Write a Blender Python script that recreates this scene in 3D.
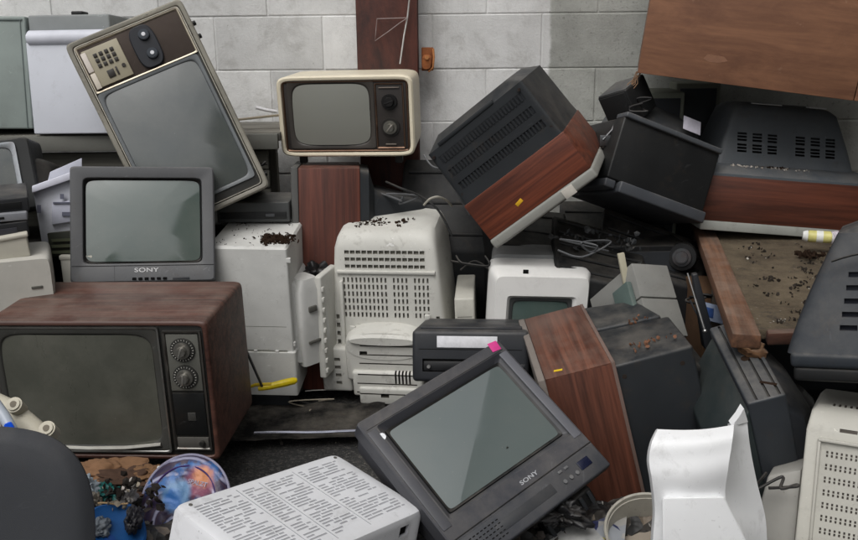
import bpy, bmesh, math, random
from mathutils import Matrix, Vector, Euler, noise
random.seed(7)
S = bpy.context.scene
C = bpy.context.collection
for o in list(bpy.data.objects): bpy.data.objects.remove(o)
rad = math.radians

# ------------------------------------------------------------------ camera, world, sun, exposure
CAMH = 1.30
cam = bpy.data.objects.new('camera', bpy.data.cameras.new('camera')); C.objects.link(cam)
cam.data.sensor_width = 36; cam.data.lens = 900/858*36; cam.data.clip_end = 500; cam.data.clip_start = .05
_p, _r = rad(16), rad(.6)
fw = Vector((0, math.cos(_p), -math.sin(_p))); rt = Vector((1, 0, 0)); up = Vector((0, math.sin(_p), math.cos(_p)))
r2 = rt*math.cos(_r)-up*math.sin(_r); u2 = up*math.cos(_r)+rt*math.sin(_r)
M = Matrix((r2, u2, -fw)).transposed().to_4x4(); M.translation = Vector((0, 0, CAMH))
cam.matrix_world = M
S.camera = cam
W = bpy.data.worlds.new("World"); S.world = W; W.use_nodes = True
nt = W.node_tree; bg = nt.nodes['Background']
sky = nt.nodes.new('ShaderNodeTexSky'); sky.sky_type = 'NISHITA'; sky.sun_disc = False
SUN_EL, SUN_AZ = 58, 205
sky.sun_elevation = rad(SUN_EL); sky.sun_rotation = rad(SUN_AZ)
sky.air_density = 1.0; sky.dust_density = 6.0; sky.ozone_density = 1.0
hs = nt.nodes.new('ShaderNodeHueSaturation'); hs.inputs['Saturation'].default_value = .14
nt.links.new(sky.outputs[0], hs.inputs['Color']); nt.links.new(hs.outputs[0], bg.inputs['Color'])
bg.inputs['Strength'].default_value = .13
sl = bpy.data.lights.new('sun', 'SUN'); sl.energy = .8; sl.angle = rad(40); sl.color = (1, .98, .95)
so = bpy.data.objects.new('sun', sl); C.objects.link(so)
sd = Vector((math.sin(rad(SUN_AZ))*math.cos(rad(SUN_EL)), math.cos(rad(SUN_AZ))*math.cos(rad(SUN_EL)), math.sin(rad(SUN_EL))))
so.rotation_euler = sd.to_track_quat('Z', 'Y').to_euler()
S.view_settings.view_transform = 'Standard'; S.view_settings.look = 'None'
S.view_settings.exposure = 0; S.view_settings.gamma = 1

def at(px, py, Y):
    d = fw*900+r2*(px-429)-u2*(py-270)
    return Vector((0, 0, CAMH))+d/d.y*Y

# ------------------------------------------------------------------ materials
def lin(c):
    return tuple(((v/255/12.92) if v/255 <= .04045 else ((v/255+.055)/1.055)**2.4) for v in c)+(1,)
MATS = {}
def newmat(name):
    m = bpy.data.materials.new(name); m.use_nodes = True
    return m, m.node_tree.nodes, m.node_tree.links, m.node_tree.nodes['Principled BSDF']
def mixc(N, L, fac, a, b, mode='MIX'):
    n = N.new('ShaderNodeMix'); n.data_type = 'RGBA'; n.blend_type = mode
    if isinstance(fac, float): n.inputs[0].default_value = fac
    else: L.new(fac, n.inputs[0])
    for s, v in ((n.inputs[6], a), (n.inputs[7], b)):
        if isinstance(v, tuple): s.default_value = v
        else: L.new(v, s)
    return n.outputs[2]
def nz(N, L, co, scale, detail=4, rough=.55, dist=0, mp=None):
    t = N.new('ShaderNodeTexNoise'); t.inputs['Scale'].default_value = scale; t.inputs['Detail'].default_value = detail
    t.inputs['Roughness'].default_value = rough; t.inputs['Distortion'].default_value = dist
    if mp:
        m = N.new('ShaderNodeMapping'); m.inputs['Scale'].default_value = mp; L.new(co, m.inputs[0]); co = m.outputs[0]
    L.new(co, t.inputs['Vector']); return t.outputs[0]
def ramp(N, L, v, a, b, ca=(0, 0, 0, 1), cb=(1, 1, 1, 1)):
    r = N.new('ShaderNodeValToRGB'); L.new(v, r.inputs[0])
    r.color_ramp.elements[0].position = a; r.color_ramp.elements[1].position = b
    r.color_ramp.elements[0].color = ca; r.color_ramp.elements[1].color = cb
    return r.outputs[0]
def mul(N, L, a, b):
    n = N.new('ShaderNodeMath'); n.operation = 'MULTIPLY'
    for s, v in ((n.inputs[0], a), (n.inputs[1], b)):
        if isinstance(v, (int, float)): s.default_value = v
        else: L.new(v, s)
    return n.outputs[0]
def bump(N, L, P, h, st, dist=.002):
    b = N.new('ShaderNodeBump'); b.inputs['Strength'].default_value = st; b.inputs['Distance'].default_value = dist
    L.new(h, b.inputs['Height']); L.new(b.outputs[0], P.inputs['Normal'])
def coord(N): return N.new('ShaderNodeTexCoord').outputs['Object']
def dust(N, L, base, co, amt, col=(.30, .27, .23, 1)):
    if amt <= 0: return base
    g = N.new('ShaderNodeNewGeometry'); s = N.new('ShaderNodeSeparateXYZ'); L.new(g.outputs['Normal'], s.inputs[0])
    u = ramp(N, L, s.outputs[2], .25, .95)
    n = ramp(N, L, nz(N, L, co, 9, 6, .7), .38, .68)
    return mixc(N, L, mul(N, L, mul(N, L, u, n), amt), base, col)
def plastic(c, rough=.5, dirt=.3, dst=.35, var=.12, bp=.25, dcol=(70, 58, 45), scale=1):
    key = ('p', c, rough, dirt, dst, var, bp)
    if key in MATS: return MATS[key]
    m, N, L, P = newmat('plastic'); co = coord(N)
    c0 = lin(c); dk = tuple(v*(1-var*2) for v in c0[:3])+(1,)
    b = mixc(N, L, ramp(N, L, nz(N, L, co, 5*scale, 5, .6), .3, .7), dk, c0)
    d = ramp(N, L, nz(N, L, co, 14*scale, 8, .72, .4), .56, .74)
    b = mixc(N, L, mul(N, L, d, dirt), b, lin(dcol))
    sp = ramp(N, L, nz(N, L, co, 130, 2, .5), .70, .76)
    b = mixc(N, L, mul(N, L, sp, dirt*.9), b, tuple(v*.35 for v in lin(dcol)[:3])+(1,))
    scm = N.new('ShaderNodeMapping'); scm.inputs['Rotation'].default_value = (.5, .8, .3); L.new(co, scm.inputs[0])
    sc_ = nz(N, L, scm.outputs[0], 22*scale, 3, .6, 1.2, (1, 9, 1)); st_ = ramp(N, L, sc_, .655, .67)
    b = mixc(N, L, mul(N, L, mul(N, L, st_, ramp(N, L, nz(N, L, co, 7, 3), .48, .62)), .35 if dirt > .12 else .08), b, tuple(min(1, v*1.9+.03) for v in c0[:3])+(1,))
    b = dust(N, L, b, co, dst)
    L.new(b, P.inputs['Base Color'])
    r = N.new('ShaderNodeMapRange'); r.inputs['To Min'].default_value = max(.1, rough-.12); r.inputs['To Max'].default_value = min(1, rough+.25)
    L.new(nz(N, L, co, 11, 5, .7), r.inputs['Value']); L.new(r.outputs[0], P.inputs['Roughness'])
    P.inputs['Specular IOR Level'].default_value = .35
    bump(N, L, P, nz(N, L, co, 700, 2), bp, .0006)
    MATS[key] = m; return m
def wood(c1, c2, axis='x', rough=.5, freq=34, dst=.25, scr=.25):
    key = ('w', c1, c2, axis, rough, freq)
    if key in MATS: return MATS[key]
    m, N, L, P = newmat('wood_veneer'); co = coord(N)
    st = {'x': (.05, 1, 1), 'y': (1, .05, 1), 'z': (1, 1, .05)}[axis]
    n1 = nz(N, L, co, freq, 6, .65, .6, st); n2 = nz(N, L, co, freq*4, 4, .6, .2, tuple(s if s == 1 else .03 for s in st))
    b = mixc(N, L, ramp(N, L, n1, .36, .66), lin(c1), lin(c2))
    b = mixc(N, L, mul(N, L, ramp(N, L, n2, .45, .7), .55), b, tuple(v*.45 for v in lin(c1)[:3])+(1,))
    big = ramp(N, L, nz(N, L, co, 4, 3), .35, .7)
    b = mixc(N, L, mul(N, L, big, .3), b, tuple(v*.6 for v in lin(c2)[:3])+(1,))
    s2 = ramp(N, L, nz(N, L, co, 30, 8, .8), .67, .72)
    b = mixc(N, L, mul(N, L, s2, scr), b, (.36, .30, .24, 1))
    b = dust(N, L, b, co, dst)
    L.new(b, P.inputs['Base Color']); P.inputs['Specular IOR Level'].default_value = .4
    r = N.new('ShaderNodeMapRange'); r.inputs['To Min'].default_value = rough-.1; r.inputs['To Max'].default_value = rough+.25
    L.new(nz(N, L, co, 9, 5, .7), r.inputs['Value']); L.new(r.outputs[0], P.inputs['Roughness'])
    bump(N, L, P, n2, .35, .001)
    MATS[key] = m; return m
def metal(c, rough=.35, rust=0.0, metallic=.9):
    key = ('m', c, rough, rust)
    if key in MATS: return MATS[key]
    m, N, L, P = newmat('metal'); co = coord(N)
    b = mixc(N, L, mul(N, L, ramp(N, L, nz(N, L, co, 22, 8, .75), .5-.2*rust, .72), .25+.6*rust), lin(c), lin((84, 46, 26)))
    L.new(b, P.inputs['Base Color']); P.inputs['Metallic'].default_value = metallic; P.inputs['Roughness'].default_value = rough
    bump(N, L, P, nz(N, L, co, 90, 4), .2, .001)
    MATS[key] = m; return m
def glassm(c, rough=.1, ior=1.75, dirt=.35):
    key = ('g', c, rough, ior)
    if key in MATS: return MATS[key]
    m, N, L, P = newmat('picture_tube_glass'); co = coord(N)
    b = mixc(N, L, mul(N, L, ramp(N, L, nz(N, L, co, 5, 6, .7), .4, .75), dirt), lin(c), lin((128, 126, 116)))
    sp = ramp(N, L, nz(N, L, co, 160, 2), .74, .78)
    b = mixc(N, L, mul(N, L, sp, .35), b, lin((150, 148, 140)))
    L.new(b, P.inputs['Base Color']); P.inputs['IOR'].default_value = ior
    r = N.new('ShaderNodeMapRange'); r.inputs['To Min'].default_value = rough*.3; r.inputs['To Max'].default_value = rough*3.4
    L.new(nz(N, L, co, 6, 7, .75, 1.5, (1, 1, .35)), r.inputs['Value']); L.new(r.outputs[0], P.inputs['Roughness'])
    MATS[key] = m; return m
def flat(c, rough=.6, spec=.3):
    key = ('f', c, rough)
    if key in MATS: return MATS[key]
    m, N, L, P = newmat('flat_colour'); co = coord(N)
    b = mixc(N, L, ramp(N, L, nz(N, L, co, 40, 5, .7), .35, .7), tuple(v*.8 for v in lin(c)[:3])+(1,), lin(c))
    L.new(b, P.inputs['Base Color']); P.inputs['Roughness'].default_value = rough; P.inputs['Specular IOR Level'].default_value = spec
    MATS[key] = m; return m

BLACK = plastic((26, 27, 28), .45, .3, .20)
DKGREY = plastic((50, 53, 57), .5, .25, .30)
CHAR = plastic((58, 59, 62), .42, .2, .25)
BLUEBLK = plastic((41, 44, 47), .45, .4, .28)
MIDGREY = plastic((92, 94, 97), .5, .2, .25)
SILVER = plastic((134, 131, 124), .42, .35, .25)
IVORY = plastic((226, 214, 188), .4, .25, .25)
WHITE = plastic((214, 214, 210), .5, .25, .2)
BWHITE = plastic((238, 239, 240), .42, .25, .12, .04)
BEIGE = plastic((196, 194, 184), .5, .3, .2)
LAV = plastic((208, 210, 218), .45, .2, .2)
GREENGREY = plastic((148, 158, 154), .5, .15, .15)
SLOT = flat((22, 22, 22), .9, .1)
SLOTG = flat((96, 95, 90), .9, .1)
CHROME = metal((190, 190, 188), .28, 0)
REDWOOD = wood((70, 34, 26), (120, 62, 44), 'x', .42, 40)
LEAF = flat((46, 34, 26), .95, .1)

# ------------------------------------------------------------------ mesh helpers
def RM(ylr):
    y, l, r = (rad(a) for a in ylr)
    return Matrix.Rotation(y, 4, 'Z') @ Matrix.Rotation(l, 4, 'X') @ Matrix.Rotation(r, 4, 'Y')
def sgp(v, e): return math.copysign(abs(v)**e, v)
class G:
    def __init__(s): s.bm = bmesh.new(); s.mi = 0
    def _fin(s, fs):
        for f in fs: f.material_index = s.mi
    def box(s, x0, x1, y0, y1, z0, z1, bev=.003, seg=2, X=None):
        b = bmesh.new(); bmesh.ops.create_cube(b, size=1)
        for v in b.verts: v.co = Vector(((x0+x1)/2+v.co.x*(x1-x0), (y0+y1)/2+v.co.y*(y1-y0), (z0+z1)/2+v.co.z*(z1-z0)))
        if bev: bmesh.ops.bevel(b, geom=b.edges[:], offset=min(bev, .45*min(abs(x1-x0), abs(y1-y0), abs(z1-z0))), segments=seg, affect='EDGES', profile=.5)
        return s.add(b, X)
    def hexa(s, P, bev=.003, seg=2, X=None):
        b = bmesh.new(); v = [b.verts.new(p) for p in P]
        for f in ((0, 3, 2, 1), (4, 5, 6, 7), (0, 1, 5, 4), (1, 2, 6, 5), (2, 3, 7, 6), (3, 0, 4, 7)): b.faces.new([v[i] for i in f])
        bmesh.ops.recalc_face_normals(b, faces=b.faces)
        if bev: bmesh.ops.bevel(b, geom=b.edges[:], offset=bev, segments=seg, affect='EDGES', profile=.5)
        return s.add(b, X)
    def add(s, b, X=None):
        if X is not None: b.transform(X)
        for f in b.faces: f.material_index = s.mi
        me = bpy.data.meshes.new('t'); b.to_mesh(me); b.free(); s.bm.from_mesh(me)
        bpy.data.meshes.remove(me); return s
    def loft(s, loops, axis='y', K=64, cap0=True, cap1=True, X=None):
        # loop: (t, cx, cz, a, b, n)
        b = bmesh.new(); R = []
        for t, cx, cz, a, bb, n in loops:
            L = []
            for k in range(K):
                th = 2*math.pi*(k+.5)/K; u = cx+a*sgp(math.cos(th), 2/n); w = cz+bb*sgp(math.sin(th), 2/n)
                L.append(b.verts.new((u, t, w) if axis == 'y' else ((u, w, t) if axis == 'z' else (t, u, w))))
            R.append(L)
        for A, B in zip(R, R[1:]):
            for k in range(K): b.faces.new((A[k], A[(k+1) % K], B[(k+1) % K], B[k]))
        if cap0: b.faces.new(R[0][::-1])
        if cap1: b.faces.new(R[-1])
        bmesh.ops.recalc_face_normals(b, faces=b.faces)
        return s.add(b, X)
    def dome(s, cx, cz, a, bb, y, bulge, n=6, K=96, rings=14, X=None):
        # a slice of a sphere-like surface trimmed to the tube's rounded outline
        b = bmesh.new(); c = b.verts.new((cx, y-bulge, cz)); prev = None
        for r in range(1, rings+1):
            f = r/rings; L = []
            for k in range(K):
                th = 2*math.pi*(k+.5)/K; u, w = f*sgp(math.cos(th), 2/n), f*sgp(math.sin(th), 2/n)
                L.append(b.verts.new((cx+a*u, y-bulge*(1-(u*u*a*a+w*w*bb*bb)/(a*a+bb*bb)), cz+bb*w)))
            for k in range(K):
                if prev is None: b.faces.new((c, L[k], L[(k+1) % K]))
                else: b.faces.new((prev[k], L[k], L[(k+1) % K], prev[(k+1) % K]))
            prev = L
        bmesh.ops.recalc_face_normals(b, faces=b.faces)
        return s.add(b, X)
    def cyl(s, p0, p1, r0, r1=None, K=20, bev=0, X=None):
        p0, p1 = Vector(p0), Vector(p1); r1 = r0 if r1 is None else r1; d = p1-p0
        b = bmesh.new(); bmesh.ops.create_cone(b, cap_ends=True, segments=K, radius1=r0, radius2=r1, depth=d.length)
        if bev: bmesh.ops.bevel(b, geom=[e for e in b.edges if len(e.link_faces) == 2 and any(len(f.verts) > 4 for f in e.link_faces)], offset=bev, segments=2, affect='EDGES')
        b.transform(Matrix.Translation((p0+p1)/2) @ d.to_track_quat('Z', 'Y').to_matrix().to_4x4())
        return s.add(b, X)
    def tube(s, pts, r, K=8, X=None):
        pts = [Vector(p) for p in pts]; b = bmesh.new(); prev = None; n = None
        for i, p in enumerate(pts):
            t = (pts[min(i+1, len(pts)-1)]-pts[max(i-1, 0)]).normalized()
            if n is None: n = t.orthogonal().normalized()
            n = (n-t*n.dot(t)).normalized(); m = t.cross(n)
            rr = r[i] if isinstance(r, (list, tuple)) else r
            L = [b.verts.new(p+(n*math.cos(2*math.pi*k/K)+m*math.sin(2*math.pi*k/K))*rr) for k in range(K)]
            if prev:
                for k in range(K): b.faces.new((prev[k], prev[(k+1) % K], L[(k+1) % K], L[k]))
            else: b.faces.new(L[::-1])
            prev = L
        b.faces.new(prev); bmesh.ops.recalc_face_normals(b, faces=b.faces)
        return s.add(b, X)
def obj(name, g, mat, parent=None, smooth=35, kind=None, label=None):
    me = bpy.data.meshes.new(name); g.bm.to_mesh(me); g.bm.free()
    for m in (mat if isinstance(mat, (list, tuple)) else [mat]): me.materials.append(m)
    o = bpy.data.objects.new(name, me); C.objects.link(o)
    if smooth:
        me.polygons.foreach_set('use_smooth', [True]*len(me.polygons)); me.set_sharp_from_angle(angle=rad(smooth))
    if parent: o.parent = parent
    if kind: o['kind'] = kind
    if label: o['label'] = label
    return o
def meta(o, label, cat, group=None):
    o['label'] = label; o['category'] = cat
    if group: o['group'] = group
    return o
def thing(name, label, cat, loc, ylr=(0, 0, 0), group=None):
    o = bpy.data.objects.new(name, None); o.empty_display_size = .05; C.objects.link(o)
    o.location = loc; o.rotation_euler = RM(ylr).to_euler('XYZ')
    return meta(o, label, cat, group)
def cut(o, boxes, dark=SLOT, selfx=False):
    # boxes: (x0,x1,y0,y1,z0,z1) or with a matrix as 7th: real recessed slots, pocket faces coloured darker to deepen their shade
    g = G()
    for b in boxes: g.box(*b[:6], bev=0, X=b[6] if len(b) > 6 else None)
    me = bpy.data.meshes.new('cutter'); g.bm.to_mesh(me); g.bm.free(); me.materials.append(dark)
    c = bpy.data.objects.new('cutter', me); C.objects.link(c)
    ow, op = o.matrix_world.copy(), o.parent; o.parent = None; o.matrix_world = Matrix.Identity(4)
    md = o.modifiers.new('b', 'BOOLEAN'); md.object = c; md.operation = 'DIFFERENCE'; md.solver = 'EXACT'; md.material_mode = 'TRANSFER'; md.use_self = selfx
    dg = bpy.context.evaluated_depsgraph_get(); dg.update()
    nm = bpy.data.meshes.new_from_object(o.evaluated_get(dg), depsgraph=dg)
    if len(nm.vertices) < len(o.data.vertices)*.6:
        md.solver = 'FAST'; dg.update(); nm = bpy.data.meshes.new_from_object(o.evaluated_get(bpy.context.evaluated_depsgraph_get())); print('cut: fallback', o.name, len(nm.vertices), len(o.data.vertices))
    o.modifiers.clear(); old = o.data; nm.name = old.name
    o.data = nm; bpy.data.objects.remove(c); bpy.data.meshes.remove(me)
    nm.set_sharp_from_angle(angle=rad(35))
    o.parent = op
    return o
def text(name, s, size, mat, parent, X, depth=.0006, wide=1.0, space=1.0):
    cu = bpy.data.curves.new(name, 'FONT'); cu.body = s; cu.size = size; cu.extrude = depth; cu.align_x = 'CENTER'; cu.align_y = 'CENTER'
    cu.space_character = space; cu.offset = size*.012
    t = bpy.data.objects.new(name, cu); C.objects.link(t)
    dg = bpy.context.evaluated_depsgraph_get()
    me = bpy.data.meshes.new_from_object(t.evaluated_get(dg), depsgraph=dg); bpy.data.objects.remove(t); bpy.data.curves.remove(cu)
    me.transform(X @ Matrix.Rotation(rad(90), 4, 'X') @ Matrix.Scale(wide, 4, (1, 0, 0)))
    me.materials.clear(); me.materials.append(mat)
    o = bpy.data.objects.new(name, me); C.objects.link(o); o.parent = parent; return o
T = lambda x, y, z: Matrix.Translation((x, y, z))
def blob(name, mat, parent, pts, r=.006, n=40, seed=0, flatz=.35, kind=None):
    # a clump of small torn scraps lying on a surface
    rnd = random.Random(seed); g = G()
    for _ in range(n):
        c = Vector(rnd.choice(pts))+Vector((rnd.gauss(0, r*1.6), rnd.gauss(0, r*1.6), rnd.random()*r*.5))
        q = Matrix.Translation(c) @ Euler((rnd.random()*6, rnd.random()*6, rnd.random()*6)).to_matrix().to_4x4()
        s = r*(.35+rnd.random()*.8); b = bmesh.new()
        vs = [b.verts.new(Vector((math.cos(a)*s*(.6+rnd.random()*.6), math.sin(a)*s*(.6+rnd.random()*.6), (rnd.random()-.5)*s*flatz))) for a in (0, 1.2, 2.5, 3.8, 5)]
        t = b.verts.new((0, 0, s*.3)); t2 = b.verts.new((0, 0, -s*.3))
        for i in range(5): b.faces.new((vs[i], vs[(i+1) % 5], t)); b.faces.new((vs[(i+1) % 5], vs[i], t2))
        g.add(b, q)
    return obj(name, g, mat, parent, 0, kind)

# ------------------------------------------------------------------ ground and rubbish mound
def ground_mat():
    m, N, L, P = newmat('asphalt'); co = coord(N)
    b = mixc(N, L, ramp(N, L, nz(N, L, co, 3, 6, .7), .35, .7), (.016, .016, .016, 1), (.035, .034, .032, 1))
    v = N.new('ShaderNodeTexVoronoi'); v.inputs['Scale'].default_value = 150; L.new(co, v.inputs['Vector'])
    s = N.new('ShaderNodeSeparateColor'); L.new(v.outputs['Color'], s.inputs[0])
    b = mixc(N, L, mul(N, L, ramp(N, L, s.outputs[0], .6, 1.0), .7), b, (.10, .095, .085, 1))
    b = mixc(N, L, mul(N, L, ramp(N, L, nz(N, L, co, 60, 3), .66, .72), .6), b, (.20, .18, .15, 1))
    L.new(b, P.inputs['Base Color']); P.inputs['Roughness'].default_value = .75
    bump(N, L, P, v.outputs['Distance'], .8, .006); return m
GM = ground_mat()
g = G(); b = bmesh.new(); n = 60
for i in range(n+1):
    for j in range(n+1):
        u, v = (i/n-.5)*2, (j/n-.5)*2; x = u*3+u**7*200; y = v*3+v**7*200+1.5
        h = noise.noise(Vector((x*1.5, y*1.5, 0)))*.012 if abs(x) < 3 and abs(y) < 6 else 0
        b.verts.new((x, y, h-.012))
b.verts.ensure_lookup_table()
for i in range(n):
    for j in range(n): a = i*(n+1)+j; b.faces.new([b.verts[k] for k in (a, a+n+1, a+n+2, a+1)])
g.add(b); o = obj('ground', g, GM, None, 60, 'structure')
# heap of crushed dark rubbish under the front row
def heap_h(x, y):
    f = max(0, 1-((x+.0)/1.35)**4)*max(0, min(1, (2.25-y)/.35))*max(0, min(1, (y-.9)/.4))
    gap = math.exp(-((x-.0)/.16)**2-((y-2.2)/.3)**2)
    r = abs(noise.noise(Vector((x*9, y*9, 1))))*.05+abs(noise.noise(Vector((x*26, y*26, 4))))*.022
    bk_ = 1-math.exp(-(((x-.49)**2+(y-1.72)**2)/.02)**2)
    return max(-.03, (f*(.13-.05*gap)+r*min(1, f*3))*bk_-.012*(f < .02)-.03*(1-bk_))
g = G(); b = bmesh.new(); nx, ny = 190, 110; vs = []
for i in range(nx+1):
    for j in range(ny+1):
        x = -1.5+3*i/nx; y = .8+1.6*j/ny; vs.append(b.verts.new((x, y, heap_h(x, y))))
for i in range(nx):
    for j in range(ny):
        a = i*(ny+1)+j; q = [vs[k] for k in (a, a+ny+1, a+ny+2, a+1)]
        if max(v.co.z for v in q) > 0: b.faces.new(q)
bmesh.ops.delete(b, geom=[v for v in b.verts if not v.link_faces], context='VERTS')
g.add(b)
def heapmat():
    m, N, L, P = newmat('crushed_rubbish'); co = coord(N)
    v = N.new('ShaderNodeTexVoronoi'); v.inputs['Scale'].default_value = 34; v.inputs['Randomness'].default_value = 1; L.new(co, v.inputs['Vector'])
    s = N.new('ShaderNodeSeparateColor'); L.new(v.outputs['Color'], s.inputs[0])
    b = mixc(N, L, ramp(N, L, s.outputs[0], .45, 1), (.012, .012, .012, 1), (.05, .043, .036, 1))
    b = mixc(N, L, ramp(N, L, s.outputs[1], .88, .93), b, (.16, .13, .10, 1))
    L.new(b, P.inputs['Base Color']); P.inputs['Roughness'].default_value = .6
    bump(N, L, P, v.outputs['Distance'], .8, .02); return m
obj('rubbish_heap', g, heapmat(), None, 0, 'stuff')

# ------------------------------------------------------------------ block wall
def wallmat():
    m, N, L, P = newmat('painted_block'); tc = N.new('ShaderNodeTexCoord'); geo = N.new('ShaderNodeNewGeometry'); pos = geo.outputs['Position']
    oi = N.new('ShaderNodeObjectInfo')
    paint = mixc(N, L, ramp(N, L, nz(N, L, pos, 3, 8, .72), .35, .68), (.60, .60, .59, 1), (.80, .80, .79, 1))
    paint = mixc(N, L, mul(N, L, ramp(N, L, nz(N, L, pos, 7, 9, .8, .5), .50, .70), .7), paint, (.40, .39, .37, 1))
    streak = ramp(N, L, nz(N, L, pos, 9, 6, .7, 0, (1, 1, .15)), .55, .75)
    paint = mixc(N, L, mul(N, L, streak, .35), paint, (.47, .46, .44, 1))
    bare = mixc(N, L, ramp(N, L, nz(N, L, pos, 5, 8, .75), .35, .68), (.30, .305, .28, 1), (.44, .445, .415, 1))
    bare = mixc(N, L, mul(N, L, ramp(N, L, nz(N, L, pos, 90, 3), .6, .72), .6), bare, (.16, .16, .145, 1))
    x = N.new('ShaderNodeSeparateXYZ'); L.new(pos, x.inputs[0])
    w = N.new('ShaderNodeMath'); w.operation = 'MULTIPLY_ADD'; L.new(nz(N, L, pos, 14, 6), w.inputs[0]); w.inputs[1].default_value = .03; L.new(x.outputs[0], w.inputs[2])
    b = mixc(N, L, ramp(N, L, w.outputs[0], .472, .482), paint, bare)
    r = N.new('ShaderNodeMapRange'); r.inputs['To Min'].default_value = .86; r.inputs['To Max'].default_value = 1.08; L.new(oi.outputs['Random'], r.inputs['Value'])
    cc = N.new('ShaderNodeCombineColor')
    for i in range(3): L.new(r.outputs[0], cc.inputs[i])
    b = mixc(N, L, 1.0, b, cc.outputs[0], 'MULTIPLY')
    chip = ramp(N, L, nz(N, L, pos, 40, 5, .7), .70, .73)
    b = mixc(N, L, mul(N, L, chip, .7), b, (.12, .115, .10, 1))
    L.new(b, P.inputs['Base Color']); P.inputs['Roughness'].default_value = .85
    bump(N, L, P, nz(N, L, pos, 120, 6, .75), .6, .004); return m
WM = wallmat()
wall = thing('block_wall', 'long concrete block wall behind the pile, painted white left, bare right', 'wall', (0, 0, 0))
YW, WY = 3.50, rad(-2.5)
wm = T(.1, YW, 0) @ Matrix.Rotation(WY, 4, 'Z'); wall.matrix_world = wm
BP, BH = .413, .2
g = G(); g.box(-3.4, 3.4, .0035, .19, -.05, 2.5, 0); obj('mortar', g, WM, wall)
meshes = []
for q in range(4):
    g = G(); g.box(-BP/2+.0022, BP/2-.0022, 0, .16, .0022, BH-.0022, .003, 2)
    for v in g.bm.verts: v.co += noise.noise_vector(v.co*30+Vector((q*9, 0, 0)))*.0010
    me = bpy.data.meshes.new('block'); g.bm.to_mesh(me); g.bm.free(); me.materials.append(WM); meshes.append(me)
for k in range(12):
    z = 1.29-.2*6+.2*k-.1+.1
    off = 0 if k % 2 == 1 else .5
    for i in range(-8, 8):
        xx = (-.393-.1+BP*(i+off)+BP/2)
        o = bpy.data.objects.new('block', meshes[random.randrange(4)]); C.objects.link(o); o.parent = wall
        o.location = (xx, random.uniform(-.0015, .0015), z)
# post
post = thing('steel_post', 'dark rust-brown steel post standing against the block wall above the ivory television', 'post', (-.145, 3.40, 0), (-2.5, 0, 0))
def postmat():
    m, N, L, P = newmat('rusty_brown_paint'); co = coord(N)
    b = mixc(N, L, ramp(N, L, nz(N, L, co, 6, 8, .75, .6, (1, 1, .4)), .35, .7), lin((44, 27, 25)), lin((104, 56, 44)))
    b = mixc(N, L, mul(N, L, ramp(N, L, nz(N, L, co, 20, 8, .8), .58, .7), .7), b, lin((38, 32, 34)))
    b = mixc(N, L, mul(N, L, ramp(N, L, nz(N, L, co, 50, 5, .8), .68, .72), .6), b, lin((130, 120, 115)))
    L.new(b, P.inputs['Base Color']); P.inputs['Roughness'].default_value = .55
    bump(N, L, P, nz(N, L, co, 70, 6, .7), .4, .003); return m
PM = postmat()
g = G(); g.box(-.112, .112, 0, .014, -.02, 2.5, .003); obj('front_flange', g, PM, post)
g = G(); g.box(-.112, .112, .068, .082, -.02, 2.5, .003); g.box(-.008, .008, .014, .068, -.02, 2.5, .001); obj('web', g, PM, post)
# white wire on the post
a = [at(410, -6, 3.36), at(408.5, 8, 3.375), at(407.5, 17, 3.38), at(404, 36, 3.375), at(400, 64, 3.37)]
g = G(); g.tube(a, .0028, 8); o = obj('hanging_wire', g, flat((205, 203, 200), .6)); meta(o, 'white wire hanging straight down in front of the brown steel post', 'wire')
a = [at(407, 18, 3.372), at(392, 18.5, 3.38), at(377, 19, 3.385), at(376, 30, 3.385), at(375, 41, 3.385), at(388, 32, 3.38), at(400, 23, 3.375), at(407, 18.5, 3.37)]
g = G(); g.tube(a, .0018, 6); o = obj('wire_loop', g, flat((150, 135, 132), .6)); meta(o, 'thin wire bent into a triangle on the brown steel post', 'wire')
o = thing('wall_bracket', 'small rusty orange bracket on the wall just right of the steel post', 'bracket', at(427, 71, 3.43))
g = G(); g.box(-.02, .024, 0, .012, 0, .085, .003); obj('plate', g, metal((150, 90, 50), .8, .9, .3), o)
g = G(); g.loft([(-.03, -.002, .03, .016, .022, 3), (-.018, 0, .03, .02, .026, 3), (0, 0, .032, .02, .028, 3)], 'y', 24); obj('lug', g, metal((160, 96, 52), .8, .8, .3), o)
g = G(); g.cyl((0, -.036, .05), (0, -.028, .05), .008, None, 8); g.tube([(.024, -.004, .08), (.026, -.016, .05), (.022, -.02, .012), (.005, -.02, -.002)], .004); obj('bolt', g, metal((190, 130, 80), .7, .6, .4), o)

# ------------------------------------------------------------------ generic television pieces
def cabinet_ring(W_, H_, y0, y1, rim, n=30, bev=.004, inner=.02, ni=40):
    # a hollow front: outer skin, lip and inner wall to the depth 'inner'
    a, b = W_/2, H_/2; g = G()
    g.loft([(y0+inner, 0, b, a-rim, b-rim, ni), (y0+.002, 0, b, a-rim, b-rim, ni), (y0, 0, b, a-rim+.002, b-rim+.002, ni), (y0, 0, b, a-bev, b-bev, n), (y0+bev*.4, 0, b, a-bev*.35, b-bev*.35, n), (y0+bev, 0, b, a, b, n),
            (y1-bev, 0, b, a, b, n), (y1, 0, b, a-bev, b-bev, n)], 'y', 72, cap0=True, cap1=True)
    return g
def bezel_ring(cx, cz, a, b, n, y, sa, sb, sn, depth, lip=.004):
    g = G()
    g.loft([(y+.012, cx, cz, a, b, n), (y, cx, cz, a, b, n), (y, cx, cz, sa+lip, sb+lip, sn), (y+lip*.5, cx, cz, sa+lip*.2, sb+lip*.2, sn), (y+depth, cx, cz, sa-.003, sb-.003, sn)], 'y', 72, cap0=False, cap1=False)
    return g
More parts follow.
